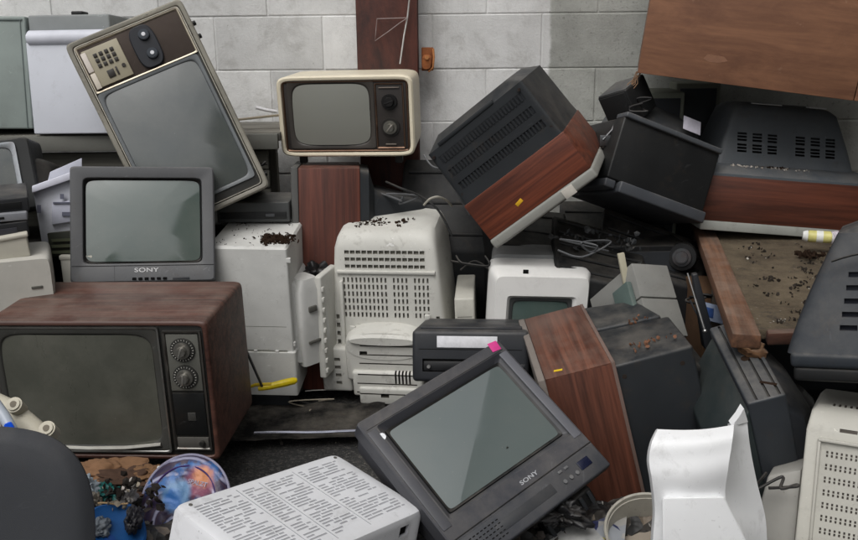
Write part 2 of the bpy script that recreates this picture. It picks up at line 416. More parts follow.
def knob(name, x, z, y, r, mat, parent, matp=None, ptr=25, ln=.02):
    g = G(); g.cyl((x, y, z), (x, y-ln*.35, z), r, r*.96, 28, .001); g.cyl((x, y-ln*.35, z), (x, y-ln, z), r*.62, r*.55, 24, .0015)
    o = obj(name, g, mat, parent)
    g = G(); g.box(-r*.1, r*.1, -ln*1.05, -ln*.3, -r*.6, r*.6, .0008, X=T(x, y, z) @ Matrix.Rotation(rad(ptr), 4, 'Y'))
    obj('grip', g, matp or mat, o); return o

# ---- 1 wood grain television, front left
WT = wood((58, 37, 32), (102, 68, 57), 'x', .40, 36, .25, .5)
tv = thing('wood_television', 'large old television with reddish-brown wood-grain cabinet and two round dials, below the grey television', 'television', (-.86, 2.398, .135), (-4.2, 1, -.8))
W_, D_, H_ = .606, .343, .402; yf = -D_/2
g = cabinet_ring(W_, H_, yf, D_/2, .013, 34, .006, .012); obj('cabinet', g, WT, tv)
g = G(); g.loft([(D_/2-.002, 0, .2, .27, .17, 12), (D_/2+.03, 0, .2, .26, .16, 8), (D_/2+.10, 0, .19, .14, .10, 5)], 'y', 40); obj('back_shell', g, BLACK, tv)
FRM = plastic((42, 42, 40), .35, .25, .1)
g = G(); g.box(-.288, .288, yf+.006, yf+.0115, .015, .387, .002); obj('front_panel', g, FRM, tv)
scx, scz, sa, sb = -.056, .205, .207, .160
g = bezel_ring(scx, scz, sa+.017, sb+.016, 30, yf-.002, sa, sb, 9, .010); obj('bezel', g, plastic((66, 66, 63), .3, .3, .1), tv)
g = G(); g.dome(scx, scz, sa-.001, sb-.001, yf+.006, .016, 9); obj('screen', g, glassm((70, 71, 64), .18, 1.5, .3), tv)
g = bezel_ring(scx, scz, sa+.022, sb+.021, 60, yf-.004, sa+.017, sb+.016, 60, .006, .001); obj('chrome_trim', g, metal((150, 150, 146), .35, .2), tv)
g = G(); g.tube([(scx-sa*.97, yf-.004, scz-sb+.004), (scx-sa*.5, yf-.006, scz-sb-.006), (scx, yf-.006, scz-sb-.009), (scx+sa*.5, yf-.006, scz-sb-.006), (scx+sa*.97, yf-.004, scz-sb+.004)], .006); obj('chrome_lip', g, metal((190, 188, 180), .35), tv)
pcx = .232
g = bezel_ring(pcx, .203, .052, .172, 60, yf-.001, .047, .167, 60, .006, .001); obj('panel_trim', g, metal((110, 108, 104), .4, .2), tv)
g = G(); g.box(pcx-.043, pcx+.043, yf+.0015, yf+.006, .205, .365, .002); dp = obj('dial_plate', g, plastic((98, 98, 92), .4, .4, .2), tv)
for zz, pt in ((.322, 20), (.246, 5)):
    g = G(); g.cyl((pcx, yf+.002, zz), (pcx, yf-.003, zz), .034, .033, 32, .0008); obj('dial_ring', g, plastic((52, 52, 50), .35, .2, .1), dp)
    for k in range(20):
        pass
    knob('channel_dial', pcx, zz, yf-.003, .023, metal((150, 148, 142), .4), tv, metal((205, 203, 196), .3), pt, .022)
g = G()
for zz in (.322, .246):
    for k in range(24):
        an = k*math.pi/12; g.box(-.0006, .0006, -.0005, .0005, -.0018, .0018, 0, X=T(pcx+.0285*math.sin(an), yf-.0035, zz+.0285*math.cos(an)) @ Matrix.Rotation(an, 4, 'Y'))
obj('dial_marks', g, flat((200, 198, 190)), tv, 0, 'stuff')
g = G(); g.box(pcx-.043, pcx+.043, yf+.002, yf+.006, .075, .198, .002); obj('lower_panel', g, plastic((26, 27, 27), .3, .2, .1), tv)
g = G(); g.box(pcx-.006, pcx+.016, yf, yf+.003, .118, .142, .001); obj('badge', g, plastic((62, 62, 60), .3, .2, .1), tv)
g = G(); g.box(pcx-.043, pcx+.043, yf+.0015, yf+.006, .038, .068, .001); cp = obj('control_strip', g, plastic((84, 82, 78), .4, .5, .2), tv)
g = G(); g.cyl((pcx+.026, yf+.002, .053), (pcx+.026, yf-.008, .053), .008, .007, 16, .001); obj('small_knob', g, FRM, cp)
for q in range(2):
    g = G(); g.box(-.30, .30, 0, .0006, 0, .001, 0, X=T(0, yf+.06, H_)); g.bm.free()

# ---- 2 small grey television
GT = plastic((92, 93, 95), .45, .25, .25, .08)
tv = thing('small_grey_television', 'small dark grey television with a glossy square screen, standing upright just above the wood-grain television', 'television', (-.907, 2.797, .458), (12.6, -19.2, 3.1))
W_, D_, H_ = .424, .36, .355; yf = -D_/2
scx, scz, sa, sb = 0, .1885, .176, .1325
g = G(); a, b = W_/2, H_/2
g.loft([(yf+.02, scx, scz, sa-.004, sb-.004, 22), (yf+.001, scx, scz, sa, sb, 22), (yf, scx, scz, sa+.002, sb+.002, 22), (yf, 0, b, a-.004, b-.004, 40), (yf+.004, 0, b, a, b, 40), (yf+.06, 0, b, a, b, 40), (yf+.065, 0, b, a-.006, b-.006, 40), (yf+.10, 0, b, a-.008, b-.008, 30), (yf+.24, 0, b-.01, a*.7, b*.72, 14), (yf+.36, 0, b-.02, a*.5, b*.5, 10)], 'y', 72, True, True)
obj('case', g, GT, tv)
g = G(); g.loft([(yf+.018, scx, scz, sa-.002, sb-.002, 22), (yf+.0095, scx, scz, sa-.004, sb-.004, 20), (yf+.018, scx, scz, sa-.009, sb-.009, 18)], 'y', 72, False, False); obj('inner_rim', g, BLACK, tv)
g = G(); g.dome(scx, scz, sa-.008, sb-.008, yf+.016, .016, 16); obj('screen', g, glassm((80, 92, 87), .05, 2.0, .2), tv)
g = G(); g.box(-.085, -.0845, yf-.0004, yf+.001, .0, .052, 0); g.box(-.208, .208, yf-.0012, yf+.002, .050, .0512, 0); obj('seam', g, SLOT, tv)
text('lettering', 'SONY', .018, flat((215, 215, 215)), tv, T(.008, yf-.0006, .036), .0004, 1.45, 1.05)
for k in range(6):
    g = G(); g.box(-.034+k*.018, -.022+k*.018, yf-.003, yf+.002, .006, .014, .0015); obj('button', g, SLOT, tv)
g = G(); g.box(.085, .135, yf-.002, yf+.002, .006, .013, .001); obj('door_catch', g, DKGREY, tv)

# ---- 3 console television on its end
CT = plastic((150, 146, 134), .38, .6, .25, .25)
tv = thing('console_television', 'big silver-grey television tilted on its side with a number keypad at its top', 'television', (-.724, 3.027, .643), (11.4, -14.2, -21.8))
W_, D_, H_ = .387, .30, .652; yf = -.21
g = G(); a, b = W_/2, H_/2
g.loft([(yf+.012, 0, b, a-.017, b-.017, 40), (yf+.001, 0, b, a-.015, b-.015, 40), (yf, 0, b, a-.013, b-.013, 36), (yf, 0, b, a-.004, b-.004, 30), (yf+.004, 0, b, a, b, 30), (yf+.05, 0, b, a, b, 30), (yf+.052, 0, b, a-.005, b-.005, 30), (yf+.25, 0, b, a-.008, b-.008, 30), (yf+.255, 0, b, a-.03, b-.03, 20), (yf+.36, 0, b, a*.55, b*.6, 10)], 'y', 72)
obj('case', g, CT, tv)
g = G(); g.loft([(yf+.010, 0, b, a-.0165, b-.0165, 40), (yf-.0015, 0, b, a-.0185, b-.0185, 40), (yf-.0015, 0, b, a-.021, b-.021, 40), (yf+.010, 0, b, a-.022, b-.022, 40)], 'y', 72, False, False); obj('metal_trim', g, metal((176, 172, 160), .35, .3), tv)
g = G(); g.box(-a+.018, a-.018, yf+.006, yf+.011, .018, .632, .001); obj('front_panel', g, plastic((60, 60, 58), .4, .3, .1), tv)
# control panel, top
g = bezel_ring(0, .553, .170, .076, 60, yf-.001, .165, .071, 60, .006, .001); obj('panel_trim', g, metal((176, 168, 150), .35, .3), tv)
g = G(); g.box(-.166, .166, yf+.002, yf+.006, .481, .625, .001); obj('speaker_cloth', g, plastic((74, 64, 58), .8, .3, .1, .2, .9), tv)
g = G(); g.box(-.158, -.040, yf-.004, yf+.003, .490, .612, .002); kp = obj('keypad_plate', g, plastic((168, 160, 138), .4, .3, .1), tv)
g = G(); g.box(-.162, -.145, yf-.008, yf-.003, .487, .538, .002); obj('white_key_bar', g, plastic((215, 205, 190), .4, .2, .1), kp)
g = G(); g.box(-.162, -.145, yf-.008, yf-.003, .542, .606, .002); obj('white_key_bar', g, plastic((225, 215, 205), .4, .2, .1), kp)
for r in range(3):
    for c in range(4):
        g = G(); x, z = -.122+c*.018, .586-r*.017; g.box(x-.006, x+.006, yf-.0075, yf-.003, z-.006, z+.006, .001)
        if c < 4: obj('key', g, plastic((52, 48, 44), .4, .2, .1), kp)
g = G(); g.box(-.112, -.090, yf-.0075, yf-.003, .506, .530, .001); obj('key', g, plastic((48, 44, 40), .4, .2, .1), kp)
g = G(); g.box(-.084, -.078, yf-.0075, yf-.003, .506, .532, .001); obj('key', g, plastic((48, 44, 40), .4, .2, .1), kp)
g = G(); g.cyl((-.056, yf-.0075, .527), (-.056, yf-.003, .527), .006, None, 14); obj('round_key', g, plastic((48, 44, 40), .4, .2, .1), kp)
g = G(); g.loft([(yf+.004, .032, .553, .040, .068, 3.2), (yf-.004, .032, .553, .040, .068, 3.2), (yf-.007, .032, .553, .037, .065, 3.2)], 'y', 40); dp = obj('dial_plate', g, plastic((40, 42, 48), .25, .2, .1), tv)
for x, z in ((.040, .587), (.040, .525)):
    g = G(); g.cyl((x, yf-.006, z), (x, yf-.020, z), .019, .016, 24, .002); k_ = obj('dial', g, plastic((58, 64, 72), .25, .2, .1), tv)
    g = G(); g.cyl((x, yf-.019, z), (x, yf-.023, z), .007, .006, 18, .001); obj('cap', g, metal((210, 210, 212), .2), k_)
# screen
scx, scz, sa, sb = -.003, .262, .158, .204
g = bezel_ring(scx, scz, sa+.010, sb+.010, 36, yf+.001, sa-.001, sb-.001, 16, .008, .003); obj('bezel', g, plastic((112, 116, 118), .35, .3, .1), tv)
g = G(); g.dome(scx, scz, sa-.002, sb-.002, yf+.008, .020, 13); obj('screen', g, glassm((70, 76, 75), .06, 2.0, .2), tv)
for i, z in enumerate((.585, .545, .05)):
    g = G(); g.cyl((a-.002, yf+.09+.02*i, z), (a+.014, yf+.09+.02*i, z), .009, .008, 14, .001); obj('side_knob', g, BLACK, tv)

# ---- 4 ivory television
IV = plastic((228, 218, 194), .38, .2, .25, .05)
tv = thing('ivory_television', 'small cream portable television with rounded case and two dials, in front of the brown post', 'television', (-.258, 3.27, .827), (-7.4, 3.4, -.9)); tv.scale = (1.075, 1.03, 1.03)
s_ = 1.05; W_, D_, H_ = .42*s_, .28*s_, .257*s_; yf = -D_/2; a, b = W_/2, H_/2
g = G(); g.loft([(yf+.012, 0, b, a-.016, b-.016, 16), (yf+.001, 0, b, a-.014, b-.014, 16), (yf, 0, b, a-.012, b-.012, 15), (yf, 0, b, a-.005, b-.005, 13), (yf+.006, 0, b, a, b, 12), (yf+.20, 0, b+.002, a-.006, b-.008, 12), (yf+.215, 0, b, a-.012, b-.016, 12), (yf+.295, 0, b, a*.6, b*.6, 8)], 'y', 72); obj('case', g, IV, tv)
IB = plastic((58, 54, 52), .35, .2, .1)
g = G(); g.box(-a+.017, a-.017, yf+.007, yf+.011, .019, H_-.019, .002); obj('front_panel', g, IB, tv)
g = bezel_ring(0, b, a-.018, b-.018, 60, yf+.002, a-.021, b-.021, 60, .006, .0006); obj('thin_trim', g, metal((120, 96, 80), .4, .3), tv)
scx, scz, sa, sb = -.046, .142, .122, .098
g = bezel_ring(scx, scz, .140, .114, 30, yf+.003, sa+.004, sb+.004, 6.5, .008); obj('bezel', g, plastic((70, 66, 62), .3, .2, .1), tv)
g = G(); g.dome(scx, scz, sa+.003, sb+.003, yf+.008, .016, 6); obj('screen', g, glassm((128, 129, 122), .22, 1.5, .3), tv)
g = bezel_ring(.143, b, .046, .108, 60, yf+.002, .044, .106, 60, .005, .0006); obj('panel_trim', g, metal((130, 106, 90), .4, .3), tv)
knob('upper_dial', .143, .182, yf+.006, .026, plastic((30, 29, 29), .3, .1, .1), tv, None, 70, .02)
g = G(); g.cyl((.143, yf+.008, .098), (.143, yf+.001, .098), .031, .030, 28, .001); obj('dial_ring', g, plastic((44, 42, 40), .3, .1, .1), tv)
knob('lower_dial', .143, .098, yf+.001, .023, metal((150, 148, 140), .35), tv, metal((205, 200, 190), .3), 40, .02)
g = G(); g.box(.110, .176, yf+.003, yf+.008, .226, .230, .001); g.box(.125, .160, yf+.003, yf+.008, .038, .043, .001); obj('dash_marks', g, metal((150, 140, 130), .4), tv)
for x in (-.16, .16):
    for y in (-.1, .08):
        g = G(); g.box(x-.012, x+.012, y-.012, y+.012, -.03, .004, .003); obj('foot', g, BLACK, tv)

# ---- television on its side under the ivory one
tv = thing('side_lying_television', 'television standing on its side under the cream television, red-brown wood panel and black back', 'television', (-.362, 3.10, .010), (-85.5, -1.1, -5.7))
W_, D_, H_ = .34, .22, .775; yf = -.11; a = W_/2
g = G(); g.box(-a, a, yf+.012, -yf, 0, H_, .004); obj('cabinet', g, wood((64, 34, 27), (108, 58, 44), 'z', .5, 30), tv)
g = G(); g.box(-a-.004, a+.004, yf-.012, yf+.012, -.004, H_+.004, .004); obj('front_frame', g, plastic((88, 88, 86), .5, .3, .1), tv)
g = G(); g.loft([(.108, .0, H_/2, a-.004, H_/2-.006, 40), (.14, .0, H_/2, a-.006, H_/2-.01, 30), (.16, -.02, H_/2-.02, a*.85, H_/2-.06, 20), (.33, -.03, H_/2-.03, a*.7, H_/2*.76, 12), (.42, -.03, H_/2-.05, a*.5, H_/2*.5, 10)], 'y', 64)
bs = obj('back_shell', g, BLUEBLK, tv)
for i, (x0, z0, x1, z1) in enumerate(((.18, -.01, .45, -.1), (.2, -.06, .5, -.16))):
    pass

# ---- 5 tilted television with wood side
tv = thing('tilted_television', 'black-backed television with wood-grain side balanced steeply on its corner, small yellow sticker', 'television', (.352, 3.09, .87), (79.2, 51.2, -96.1))
W_, D_, H_ = .390, .363, .391; yf = -D_/2; a = W_/2
TW = wood((72, 36, 26), (128, 68, 47), 'x', .45, 30, .3, .4)
g = G(); g.box(-a, a, yf+.034, -.012, .0, H_, .004); obj('cabinet', g, TW, tv)
g = G(); g.box(-a-.004, a+.004, yf, yf+.034, -.003, H_+.004, .008, 3); obj('front_frame', g, plastic((150, 150, 144), .45, .35, .2), tv)
g = G(); g.box(-a+.02, a-.02, yf-.006, yf+.001, .03, H_-.03, .006); obj('screen', g, glassm((60, 64, 62), .12), tv)
g = G(); g.loft([(-.014, 0, H_/2, a-.002, H_/2-.003, 40), (.02, 0, H_/2, a-.004, H_/2-.006, 40), (-yf, 0, H_/2, a-.006, H_/2-.014, 34), (-yf+.003, 0, H_/2, a-.012, H_/2-.02, 30), (-yf+.03, 0, H_/2-.01, a*.72, H_/2-.05, 20)], 'y', 64)
bs = obj('back_shell', g, BLUEBLK, tv)
cut(bs, [(-a+.03, a-.03, y, y+.026, H_-.014, H_+.02) for y in (.030, .080, .130)], plastic((36, 39, 43), .6, .35, .4))
for k in range(3):
    g = G()
    for i in range(26):
        x = -a+.04+i*.0122; g.box(x, x+.006, .031+k*.05, .055+k*.05, H_-.016, H_-.0085, 0)
    obj('vent_fins', g, BLUEBLK, tv, 0, 'stuff')
for x, y in ((-a+.02, .02), (a-.02, .02), (-a+.02, .165), (a-.03, .165)):
    g = G(); g.cyl((x, y, H_-.02), (x, y, H_-.006), .005, None, 14); obj('screw', g, metal((70, 70, 70), .5, .5), tv)
g = G(); g.box(-.012, .014, -.006, .006, H_+.0002, H_+.001, .0003, X=T(-.045, -.105, 0) @ Matrix.Rotation(.2, 4, 'Z')); obj('sticker', g, flat((226, 176, 40)), tv, 35, None, 'small yellow sticker')
g = G(); g.box(.08, .12, yf-.001, yf+.03, H_+.001, H_+.0055, .001); obj('pale_tape', g, flat((205, 200, 190)), tv)
g = G(); g.box(-.14, .08, -yf-.002, -yf+.012, H_-.06, H_-.01, .004); obj('rear_ledge', g, BLUEBLK, tv)

# ---- 6 television on its side, wood top, black stepped back
tv = thing('toppled_wood_television', 'television on its side with brown wood-grain cabinet and yellow sticker, right of the pink-stickered television', 'television', (.477, 2.313, .005), (-89.6, 14.8, .1))
W_, D_, H_ = .459, .188, .445; yf = -D_/2; a = W_/2
SW = wood((70, 42, 33), (116, 70, 54), 'z', .42, 26, .35, .5)
g = G(); g.box(-a, a, yf+.012, -yf, 0, H_, .005); obj('cabinet', g, SW, tv)
g = G(); g.box(-a+.001, a-.001, yf+.0135, -yf-.007, H_-.004, H_+.0012, .001); obj('top_panel', g, wood((76, 46, 36), (124, 78, 60), 'x', .42, 30, .2, .3), tv)
g = G(); g.box(-a-.003, a+.003, yf-.006, yf+.013, -.003, H_+.003, .004); obj('front_frame', g, plastic((128, 120, 114), .5, .3, .1), tv)
g = G(); g.box(a-.004, a+.002, -yf-.006, -yf+.003, .0, H_+.002, .001); g.box(-a, a, -yf-.006, -yf+.003, H_-.003, H_+.002, .001); obj('edge_strip', g, plastic((120, 100, 92), .5, .3, .1), tv)
g = G(); g.hexa([(-.03, -yf-.002, .01), (a-.012, -yf-.002, .01), (a-.030, -yf+.205, .02), (-.03, -yf+.205, .02), (-.03, -yf-.002, H_-.014), (a-.012, -yf-.002, H_-.014), (a-.030, -yf+.205, H_-.022), (-.03, -yf+.205, H_-.022)], .008, 3); bs = obj('back_shell', g, BLUEBLK, tv)
g = G(); g.hexa([(-a+.012, -yf-.002, .01), (-.028, -yf-.002, .01), (-.028, -yf+.185, .02), (-a+.04, -yf+.150, .02), (-a+.012, -yf-.002, H_-.006), (-.028, -yf-.002, H_-.006), (-.028, -yf+.185, H_-.014), (-a+.04, -yf+.150, H_-.014)], .008, 3); obj('raised_ledge', g, BLUEBLK, bs)
g = G(); g.loft([(-yf+.19, .03, H_/2-.03, a-.08, H_/2-.05, 24), (-yf+.25, .02, H_/2-.04, a-.12, H_/2-.09, 12)], 'y', 48); obj('tube_cover', g, BLACK, bs)
g = G(); g.box(-.011, .011, -.005, .005, H_+.0014, H_+.0024, .0003, X=T(a-.035, yf+.052, 0) @ Matrix.Rotation(1.4, 4, 'Z')); obj('sticker', g, flat((232, 196, 40)), tv, 35, None, 'small yellow sticker')
blob('dead_leaves', flat((120, 84, 64), .95), tv, [(a-.09, -yf+.07, H_-.012), (a-.085, -yf+.09, H_-.012), (a-.10, -yf+.12, H_-.012), (a-.09, -yf+.17, H_-.012), (-.02, -yf+.10, H_-.008), (-.03, -yf+.12, H_-.008)], .007, 34, 5, .3, 'stuff')

for y, z in ((-yf+.02, .05), (-yf+.02, H_-.05), (-yf+.17, .06), (-yf+.17, H_-.06)):
    g = G(); g.cyl((a-.030, y, z), (a-.0125-.018*(y+yf)/.205+.0012, y, z), .006, None, 16, 0); obj('screw', g, metal((90, 88, 84), .5, .6), tv)
# ---- 7 big Sony television, front centre
SG = plastic((64, 65, 70), .34, .22, .25, .08)
tv = thing('leaning_television', 'large dark grey television leaning back in front, pink sticker on its top corner', 'television', (.232, 1.769, .202), (21.4, -53.7, -21.1))
W_, H_ = .441, .398; yf = -.06; a, b = W_/2, H_/2
scx = (-a+.051+a-.034)/2; scz = (.115+H_-.040)/2; sa = (2*a-.074)/2; sb = (H_-.040-.112)/2
g = G()
g.loft([(yf+.022, scx, scz, sa-.012, sb-.012, 60), (yf+.020, scx, scz, sa-.006, sb-.006, 60), (yf+.001, scx, scz, sa+.010, sb+.008, 60), (yf, scx, scz, sa+.011, sb+.009, 60), (yf, 0, b, a-.003, b-.003, 60), (yf+.003, 0, b, a, b, 60), (yf+.045, 0, b, a, b, 60), (yf+.05, 0, b, a-.006, b-.006, 50), (yf+.11, 0, b, a-.012, b-.012, 40), (yf+.12, 0, b, a-.03, b-.03, 30), (yf+.30, 0, b, a*.62, b*.6, 14)], 'y', 72, True, True)
obj('case', g, SG, tv)
g = G(); g.loft([(yf+.0195, scx, scz, sa-.004, sb-.004, 60), (yf+.0135, scx, scz, sa-.006, sb-.006, 60), (yf+.018, scx, scz, sa-.013, sb-.013, 34)], 'y', 72, False, False); obj('inner_rim', g, BLACK, tv)
g = G(); g.dome(scx, scz, sa-.0115, sb-.0115, yf+.0178, .009, 30); obj('screen', g, glassm((92, 101, 100), .04, 2.1, .12), tv)
g = G(); g.box(-a+.002, a-.002, yf-.0030, yf+.004, .064, .0665, .001); g.box(-a+.010, a-.010, yf-.0012, yf+.003, H_-.028, H_-.0265, .0005); obj('seam', g, BLACK, tv)
g = G(); g.box(-a+.001, a-.001, yf-.0012, yf+.03, -.004, .062, .005, 3)
cpn = obj('control_panel', g, plastic((58, 60, 65), .38, .15, .15), tv)
for x0, x1, c_ in ((a-.030, a-.006, (98, 99, 105)), (-a+.006, -a+.030, (76, 77, 82))):  # light on the recess walls painted as grey bars, right one brighter
    g = G(); g.box(x0, x1, yf-.0022, yf+.002, .092, H_-.034, .002); obj('lit_side_bar', g, plastic(c_, .34, .1, .1, .05), tv)
vn = Vector((0, -.080, .036)).normalized(); ang = math.atan2(.036, .080)
def pan(x, z):  # point on the sloping control panel
    return T(x, yf-.0012, z)
for x in (.098, .118): 
    g = G(); g.box(-.006, .006, -.003, .003, -.003, .003, .001, X=pan(x, .050)); obj('button', g, MIDGREY, cpn)
for x in (.092, .112, .132):
    g = G(); g.cyl((0, .002, 0), (0, -.004, 0), .005, None, 12, 0, X=pan(x, .026)); obj('button', g, MIDGREY, cpn)
g = G(); g.box(-.018, .018, -.002, .002, -.011, .011, .002, X=pan(.165, .034)); obj('sensor_window', g, plastic((22, 26, 48), .15, .05, 0), cpn)
g = G()
for i in range(9):
    for k in range(5): g.box(-.003, .003, -.0012, .001, -.001, .001, 0, X=pan(-.19+i*.011, .012+k*.009))
obj('speaker_slots', g, SLOT, cpn, 0, 'stuff')
g = G(); g.box(-.10, .075, -.0008, .002, -.012, .012, .001, X=pan(-.015, .030)); obj('flap', g, plastic((50, 52, 56), .3, .1, .1), cpn)
text('lettering', 'SONY', .0135, flat((176, 178, 182)), tv, T(.028, yf-.0004, .080), .0004, 1.45, 1.05)
g = G(); g.box(-.013, .013, -.0012, 0, -.013, .013, .0003, X=T(a-.024, yf-.0006, H_-.010) @ Matrix.Rotation(rad(8), 4, 'Y')); obj('sticker', g, flat((214, 66, 142), .6), tv, 35, None, 'bright pink sticker')
g = G()
for k in range(4): g.box(-.0085, .0085, -.0006, 0, -.003, .003, 0, X=T(-a+.030, yf-.0006-.0002*k, H_-.058) @ Matrix.Rotation(rad(45*k+8), 4, 'Y'))
obj('star_sticker', g, flat((240, 242, 245), .5), tv, 0, None, 'tiny white star sticker')
blob('speck', flat((60, 60, 55)), tv, [(.045, yf+.010, .165)], .003, 3, 3)

# ---- 8 white monitor lying in front
FW = plastic((220, 221, 224), .42, .35, .12, .05)
sc = .93
tv = thing('front_white_monitor', 'white computer monitor lying face down in the bottom foreground, covered in fine vent slots', 'monitor', (-.308, 1.628, .101), (49.3, 8.5, 9.0))
W_, D_, H_ = .449, .281, .237; a, d = W_/2, D_/2
g = G(); g.loft([(-.03, 0, 0, a+.012, d+.012, 30), (.02, 0, 0, a+.012, d+.012, 30), (.03, 0, 0, a+.004, d+.004, 26), (H_-.012, 0, 0, a, d, 22), (H_-.003, 0, 0, a-.003, d-.003, 20), (H_, 0, 0, a-.010, d-.010, 20), (H_+.0004, 0, .0, a-.05, d-.05, 14)], 'z', 72)
bd = obj('case', g, FW, tv)
bx = []
rows = 24
for k in range(rows):
    y = -d+.034+k*(D_-.068)/(rows-1)
    for (x0, x1) in ((-a+.03, -a+.135), (-a+.150, -.03), (-.015, a-.16), (a-.145, a-.03)):
        x = x0
        while x < x1-.008:
            w_ = min(random.choice((.012, .02, .03, .045)), x1-x)
            if random.random() > .12: bx.append((x, x+w_, y, y+.0046, H_-.0006, H_+.05))
            x += w_+random.choice((.003, .004, .012))
for X0 in (-a+.142, -.0225, a-.153): bx.append((X0-.001, X0+.001, -d+.02, d-.02, H_-.001, H_+.05))
bx.append((a-.078, a-.050, -d-.05, -d+.012, H_-.046, H_-.022))
cut(bd, bx, plastic((176, 177, 182), .6, .3, .1))
g = G(); g.box(a-.078, a-.050, -d+.006, -d+.011, H_-.046, H_-.022, 0); obj('socket_hole', g, SLOT, tv)
for x, y in ((-a+.03, d-.02), (-a+.03, -d+.02), (a-.02, d-.02)):
    g = G(); g.cyl((x, y, H_-.004), (x, y, H_+.0015), .004, None, 14); obj('screw_hole', g, SLOTG, tv)

# ---- 9 white box monitor behind the small grey television
tv = thing('white_monitor', 'plain white monitor standing on end behind the wood-grain television, clump of dark leaves on top', 'monitor', (-.568, 2.911, .138), (-3.2, 4.6, .7))
W_, D_, H_ = .263, .287, .472; a, d = W_/2, D_/2
g = G(); g.loft([(-.045, 0, 0, a+.006, d+.004, 40), (.11, 0, 0, a+.006, d+.004, 40), (.115, 0, 0, a+.001, d, 40), (H_-.008, 0, 0, a-.004, d-.004, 40), (H_, 0, 0, a-.010, d-.010, 40)], 'z', 72)
bd = obj('case', g, WHITE, tv)
cut(bd, [(-a+.02, a-.02, -d-.02, -d+.0028, .112, .118), (-a+.06, a-.02, -d-.02, -d+.003, .20, .202)], plastic((176, 176, 168), .5, .2, .2))
g = G(); g.hexa([(a-.004, -d+.02, .06), (a+.05, -d+.05, .04), (a+.05, d-.04, .04), (a-.004, d-.01, .06), (a-.004, -d+.03, .34), (a+.022, -d+.08, .30), (a+.022, d-.06, .30), (a-.004, d-.02, .34)], .008, 3); obj('side_bulge', g, WHITE, tv)
g = G()
for z in (.13, .42): g.box(a-.014, a+.006, -d+.004, -d+.014, z, z+.016, .002)
for x in (-.07, 0, .07): g.box(x, x+.012, -d-.004, -d+.002, .112, .118, .001)
obj('clips', g, WHITE, tv, 0)
blob('leaf_clump', LEAF, tv, [(a-.085+i*.012, -d+.05+j*.012, H_+.002) for i in range(7) for j in range(6)], .008, 260, 11, .6, 'stuff')
blob('leaf_crumbs', LEAF, tv, [(random.uniform(-.10, .11), random.uniform(-.12, .11), H_+.001) for _ in range(60)], .0028, 90, 12, .6, 'stuff')
g = G(); g.box(-.05, .03, -.0, .04, H_+.0002, H_+.001, .0003, X=T(-.03, .02, -.0026)); obj('paper_label', g, flat((196, 204, 222)), tv)

# ---- 10 big vented white monitor with swivel base
VW = plastic((206, 205, 198), .5, .5, .2, .08)
tv = thing('vented_monitor', 'large off-white computer monitor standing face down, rows of vents and swivel base facing out', 'monitor', (-.108, 3.056, .091), (-9, 6.5, -1.2))
W_, D_, H_ = .434, .36, .53; a, d = W_/2, D_/2
def vlev(z):
    f = z/H_; return (z, 0, .01*f, a*(1-.22*f), d*(1-.20*f), 14)
g = G(); g.loft([(-.03, 0, 0, a+.004, d+.004, 30), (.0, 0, 0, a+.004, d+.004, 30), (.03, 0, 0, a, d, 26), vlev(.12), vlev(.30), vlev(.475), (.505, 0, .012, a*.77, d*.78, 10), (.522, 0, .018, a*.73, d*.72, 8), (H_, 0, .022, a*.66, d*.62, 6)], 'z', 80)
bd = obj('case', g, VW, tv)
bx = []
sl_ = math.atan(d*.20/H_)
for k in range(3):      # long slots near the top
    z = .412+k*.0245
    for i in range(14):
        x = -.135+i*.0195; bx.append((x, x+.016, -.25, -d*(1-.2*z/H_)+.018, z, z+.012))
for k in range(6):      # groups of short vertical slots
    z = .362-k*.0245
    for i in range(21):
        if i in (11, 16): continue
        x = -.145+i*.0142; bx.append((x, x+.006, -.25, -d*(1-.2*z/H_)+.016, z, z+.017))
for k in range(7):
    z = .05+k*.03
    for sx in (-1, 1):
        x = sx*(.172); bx.append((x-.006, x+.006, -.25, -d*(1-.2*z/H_)+.016, z, z+.016))
cut(bd, bx, plastic((136, 134, 125), .7, .3, .1))
g = G(); g.box(-.165, .168, -.008, .006, .394, .404, .002, X=T(0, -d*(1-.2*.40/H_)+.008, 0)); g.hexa([(-.165, -d-.006, .03), (-.15, -d-.006, .03), (-.15, -d+.02, .03), (-.165, -d+.02, .03), (-.155, -d*.86-.008, .37), (-.145, -d*.86-.008, .37), (-.145, -d*.86+.02, .37), (-.155, -d*.86+.02, .37)], .002); obj('ridge', g, VW, tv)
# swivel base: disc with curved steps, hanging on the front
g = G()
g.box(-.140, .13, -d-.048, -d+.03, .03, .17, .012, 3)
g.loft([(-d-.050, -.005, .165, .128, .050, 2.4), (-d-.020, -.005, .165, .137, .058, 2.4), (-d+.04, -.005, .165, .137, .058, 2.4)], 'y', 40)
g.box(-.118, .125, -d-.064, -d-.02, -.02, .075, .010, 3)
g.box(-.095, .11, -d-.074, -d-.03, -.045, .02, .008, 3)
base = obj('swivel_base', g, VW, tv)
bx = []
for k in range(6):
    z = -.005+k*.034; bx.append((-.105+.004*k, .105, -d-.12, -d-.044-.014*(k < 2), z, z+.0045))
bx += [(-.088, -.062, -d-.1, -d-.03, .132, .146), (-.02, .008, -d-.12, -d-.045, -.016, -.004)]
for k in range(5): bx.append((.03+k*.012, .036+k*.012, -d-.09, -d-.035, .03, .075))
cut(base, bx, plastic((70, 68, 62), .8, .2, .1), True)
g = G(); g.loft([(-d-.050, -.005, .192, .118, .020, 2.2), (-d-.060, -.005, .188, .112, .014, 2.2)], 'y', 40); obj('rim_lip', g, VW, tv)
g = G(); g.box(-a-.02, -.13, -d-.02, -d+.05, -.03, .14, .010, 3)
